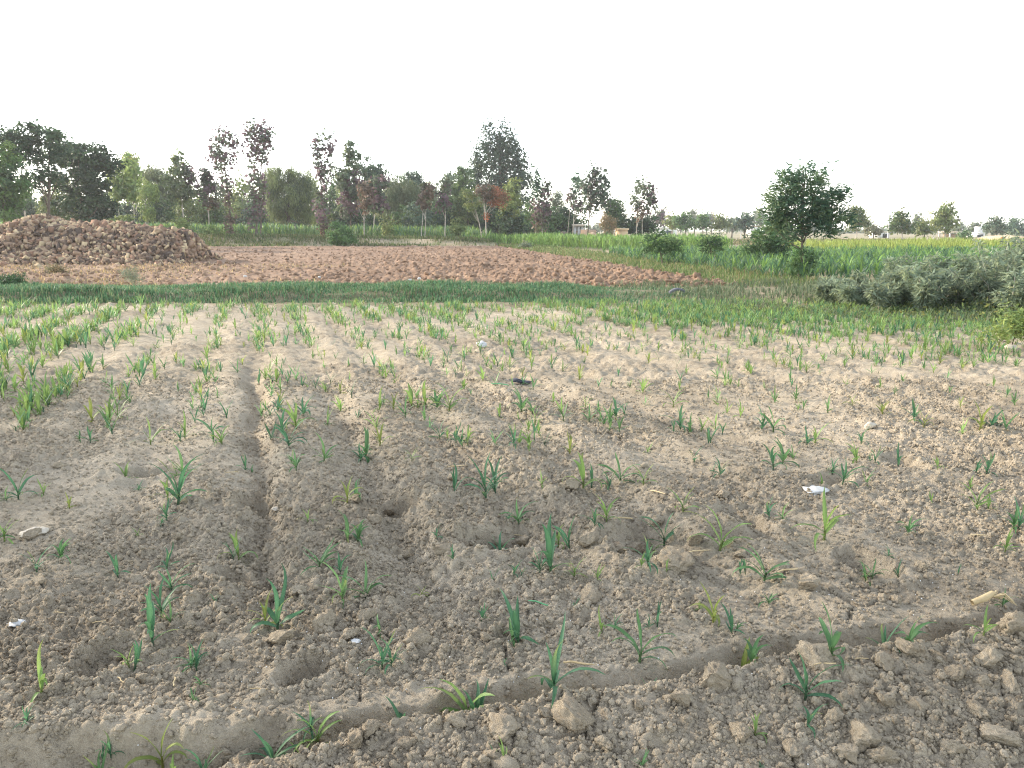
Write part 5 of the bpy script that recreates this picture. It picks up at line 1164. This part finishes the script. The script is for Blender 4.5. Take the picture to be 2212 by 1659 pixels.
# utility pole with cross-arm
p = on_plane(1918, 517, 160); top = on_plane(1918, 464, 160).z
root = empty("utility_pole", (p.x, 160, 0)); tag(root, "grey utility pole with cross arm beside the white hut", "pole")
V, F = tube([(0, 0, -.2), (0, 0, top)], [.22, .14], 9); link("mast", mesh_np("mast", V, F, M_CONC, smooth=True), root)
V, F = boxes([(-1.25, 1.25, -.08, .08, top - .45, top - .3)]); link("cross_arm", mesh_np("cross_arm", V, F, M_CONC), root)
for x in (-1.1, 0, 1.1):
    V, F = tube([(x, 0, top - .3), (x, 0, top - .05)], [.07, .05], 7); link("insulator", mesh_np("insulator", V, F, M_WALL, smooth=True), root)
for k, (u, v, vt, d) in enumerate([(2016, 520, 508, 142), (1600, 506, 496, 150), (55, 474, 455, 72), (1487, 506, 497, 168)]):
    p = on_plane(u, v, d); V, F = tube([(0, 0, -.2), (.02, 0, (on_plane(u, vt, d).z - float(terrain(np.array([p.x]), np.array([d]))[0])))], [.09, .07], 7)
    tag(link("post", mesh_np("post", V, F, M_CONC if k != 2 else M_BARKP, smooth=True), None, (p.x, d, float(terrain(np.array([p.x]), np.array([d]))[0]))),
        ["pale short post between the pointed and round far trees", "dark stump like post under the low pale tree", "thin pale post behind the brick heap", "white post under the broad green tree"][k], "post")
# a person standing far off among the bushes
def person(label, x, y, h, cloth, skin, rz=0.0, crouch=False):
    k = h / 1.72; root = empty("person", (x, y, 0), rz); tag(root, label, "person")
    def body_ring(zs):
        V = []; F = []; n = 12
        for (z, rx, ry, cx, cy) in zs:
            for j in range(n): g = 2 * math.pi * j / n; V.append((cx + rx * math.cos(g), cy + ry * math.sin(g), z))
        for i in range(len(zs) - 1):
            for j in range(n): F.append((i * n + j, i * n + (j + 1) % n, (i + 1) * n + (j + 1) % n, (i + 1) * n + j))
        return np.array(V) * k, np.array(F)
    parts = [body_ring([(0.62, .20, .15, 0, 0), (.85, .185, .135, 0, 0), (1.0, .17, .12, 0, 0), (1.2, .185, .125, 0, 0), (1.36, .20, .12, 0, 0), (1.44, .16, .09, 0, 0), (1.48, .06, .06, 0, 0), (1.56, .055, .055, 0, 0)])]
    for s in (-1, 1):
        parts.append(body_ring([(0.02, .05, .09, s * .11, -.04), (.08, .055, .06, s * .11, 0), (.35, .075, .08, s * .105, 0), (.66, .10, .10, s * .095, 0)]))
        parts.append(body_ring([(.70, .02, .03, s * .29, -.05), (.80, .04, .045, s * .285, -.04), (.95, .045, .05, s * .27, -.01), (1.12, .055, .06, s * .25, 0), (1.34, .07, .07, s * .21, 0), (1.42, .04, .05, s * .17, 0)]))
    V, F = join(parts); link("body", mesh_np("body", V, F, cloth, smooth=True), root)
    Vh, Fh = ico(3, 2, .02, 1.2); link("head", mesh_np("head", (Vh * [.17, .20, .2] + [0, 0, 1.64]) * k, Fh, skin, smooth=True), root)
    Vh = Vh * [.185, .215, .2] + [0, .012, 1.665]; keep = Vh[:, 2] > 1.62; Vh[~keep] = Vh[~keep] * [.9, .9, 0] + [0, 0, 1.625]
    link("hair", mesh_np("hair", Vh * k, Fh, M_RUBBER, smooth=True), root)
M_CLO = plain_mat("dark_cloth", (.05, .06, .08), (.09, .10, .13), 6, .9, .1)
M_RED = plain_mat("red_cloth", (.34, .05, .05), (.45, .08, .07), 6, .9, .1)
M_SKIN = plain_mat("skin", (.24, .14, .09), (.30, .18, .12), 6, .6, 0)
p = on_plane(1441, 514, 150)
person("person in dark clothes standing behind the wide dark bush", p.x, 150, 1.72, M_CLO, M_SKIN, 2.6)
p = on_plane(2178, 520, 116)
Vb, Fb = ico(3, 77, .35, .8)
tag(link("cloth_bundle", mesh_np("cloth_bundle", Vb * [.75, .6, .9], Fb, M_RED, smooth=True), None, (p.x, 117.4, max(.35, p.z))), "dark red cloth bundle on the straw heap", "bundle")
# a bird in the sky
p = on_plane(2073, 475, 60); root = empty("bird", p, .5); tag(root, "small dark bird flying over the far trees", "bird")
Vb, Fb = ico(2, 5, .1, 1); link("body", mesh_np("body", Vb * [.09, .26, .08], Fb, M_RUBBER, smooth=True), root)
for s in (-1, 1):
    link("wing", mesh_np("wing", np.array([(0, -.05, 0), (s * .14, -.03, .06), (s * .27, .03, .03), (s * .14, .07, .055), (0, .06, 0)]), np.array([(0, 1, 3), (1, 2, 3), (0, 3, 4)]), M_RUBBER), root)

# ------------------------------------------------------------------ the air
HAZE = 0.00035
if HAZE:
    V, F = boxes([(-1700, 1700, -200, 1700, -2.0, 21.0)])
    hm = bpy.data.materials.new("haze"); hm.use_nodes = True; nt = hm.node_tree; nt.nodes.clear()
    ho = nt.nodes.new("ShaderNodeOutputMaterial"); pv = nt.nodes.new("ShaderNodeVolumePrincipled")
    pv.inputs["Density"].default_value = HAZE; pv.inputs["Color"].default_value = (.93, .96, 1.0, 1); pv.inputs["Anisotropy"].default_value = 0.3
    nt.links.new(pv.outputs[0], ho.inputs["Volume"])
    tag(link("haze", mesh_np("haze", V, F, hm)), "thin pale haze over the fields", "haze", kind="stuff")

print("TRIS", sum(len(m.loops) - 2 * len(m.polygons) for m in bpy.data.meshes))
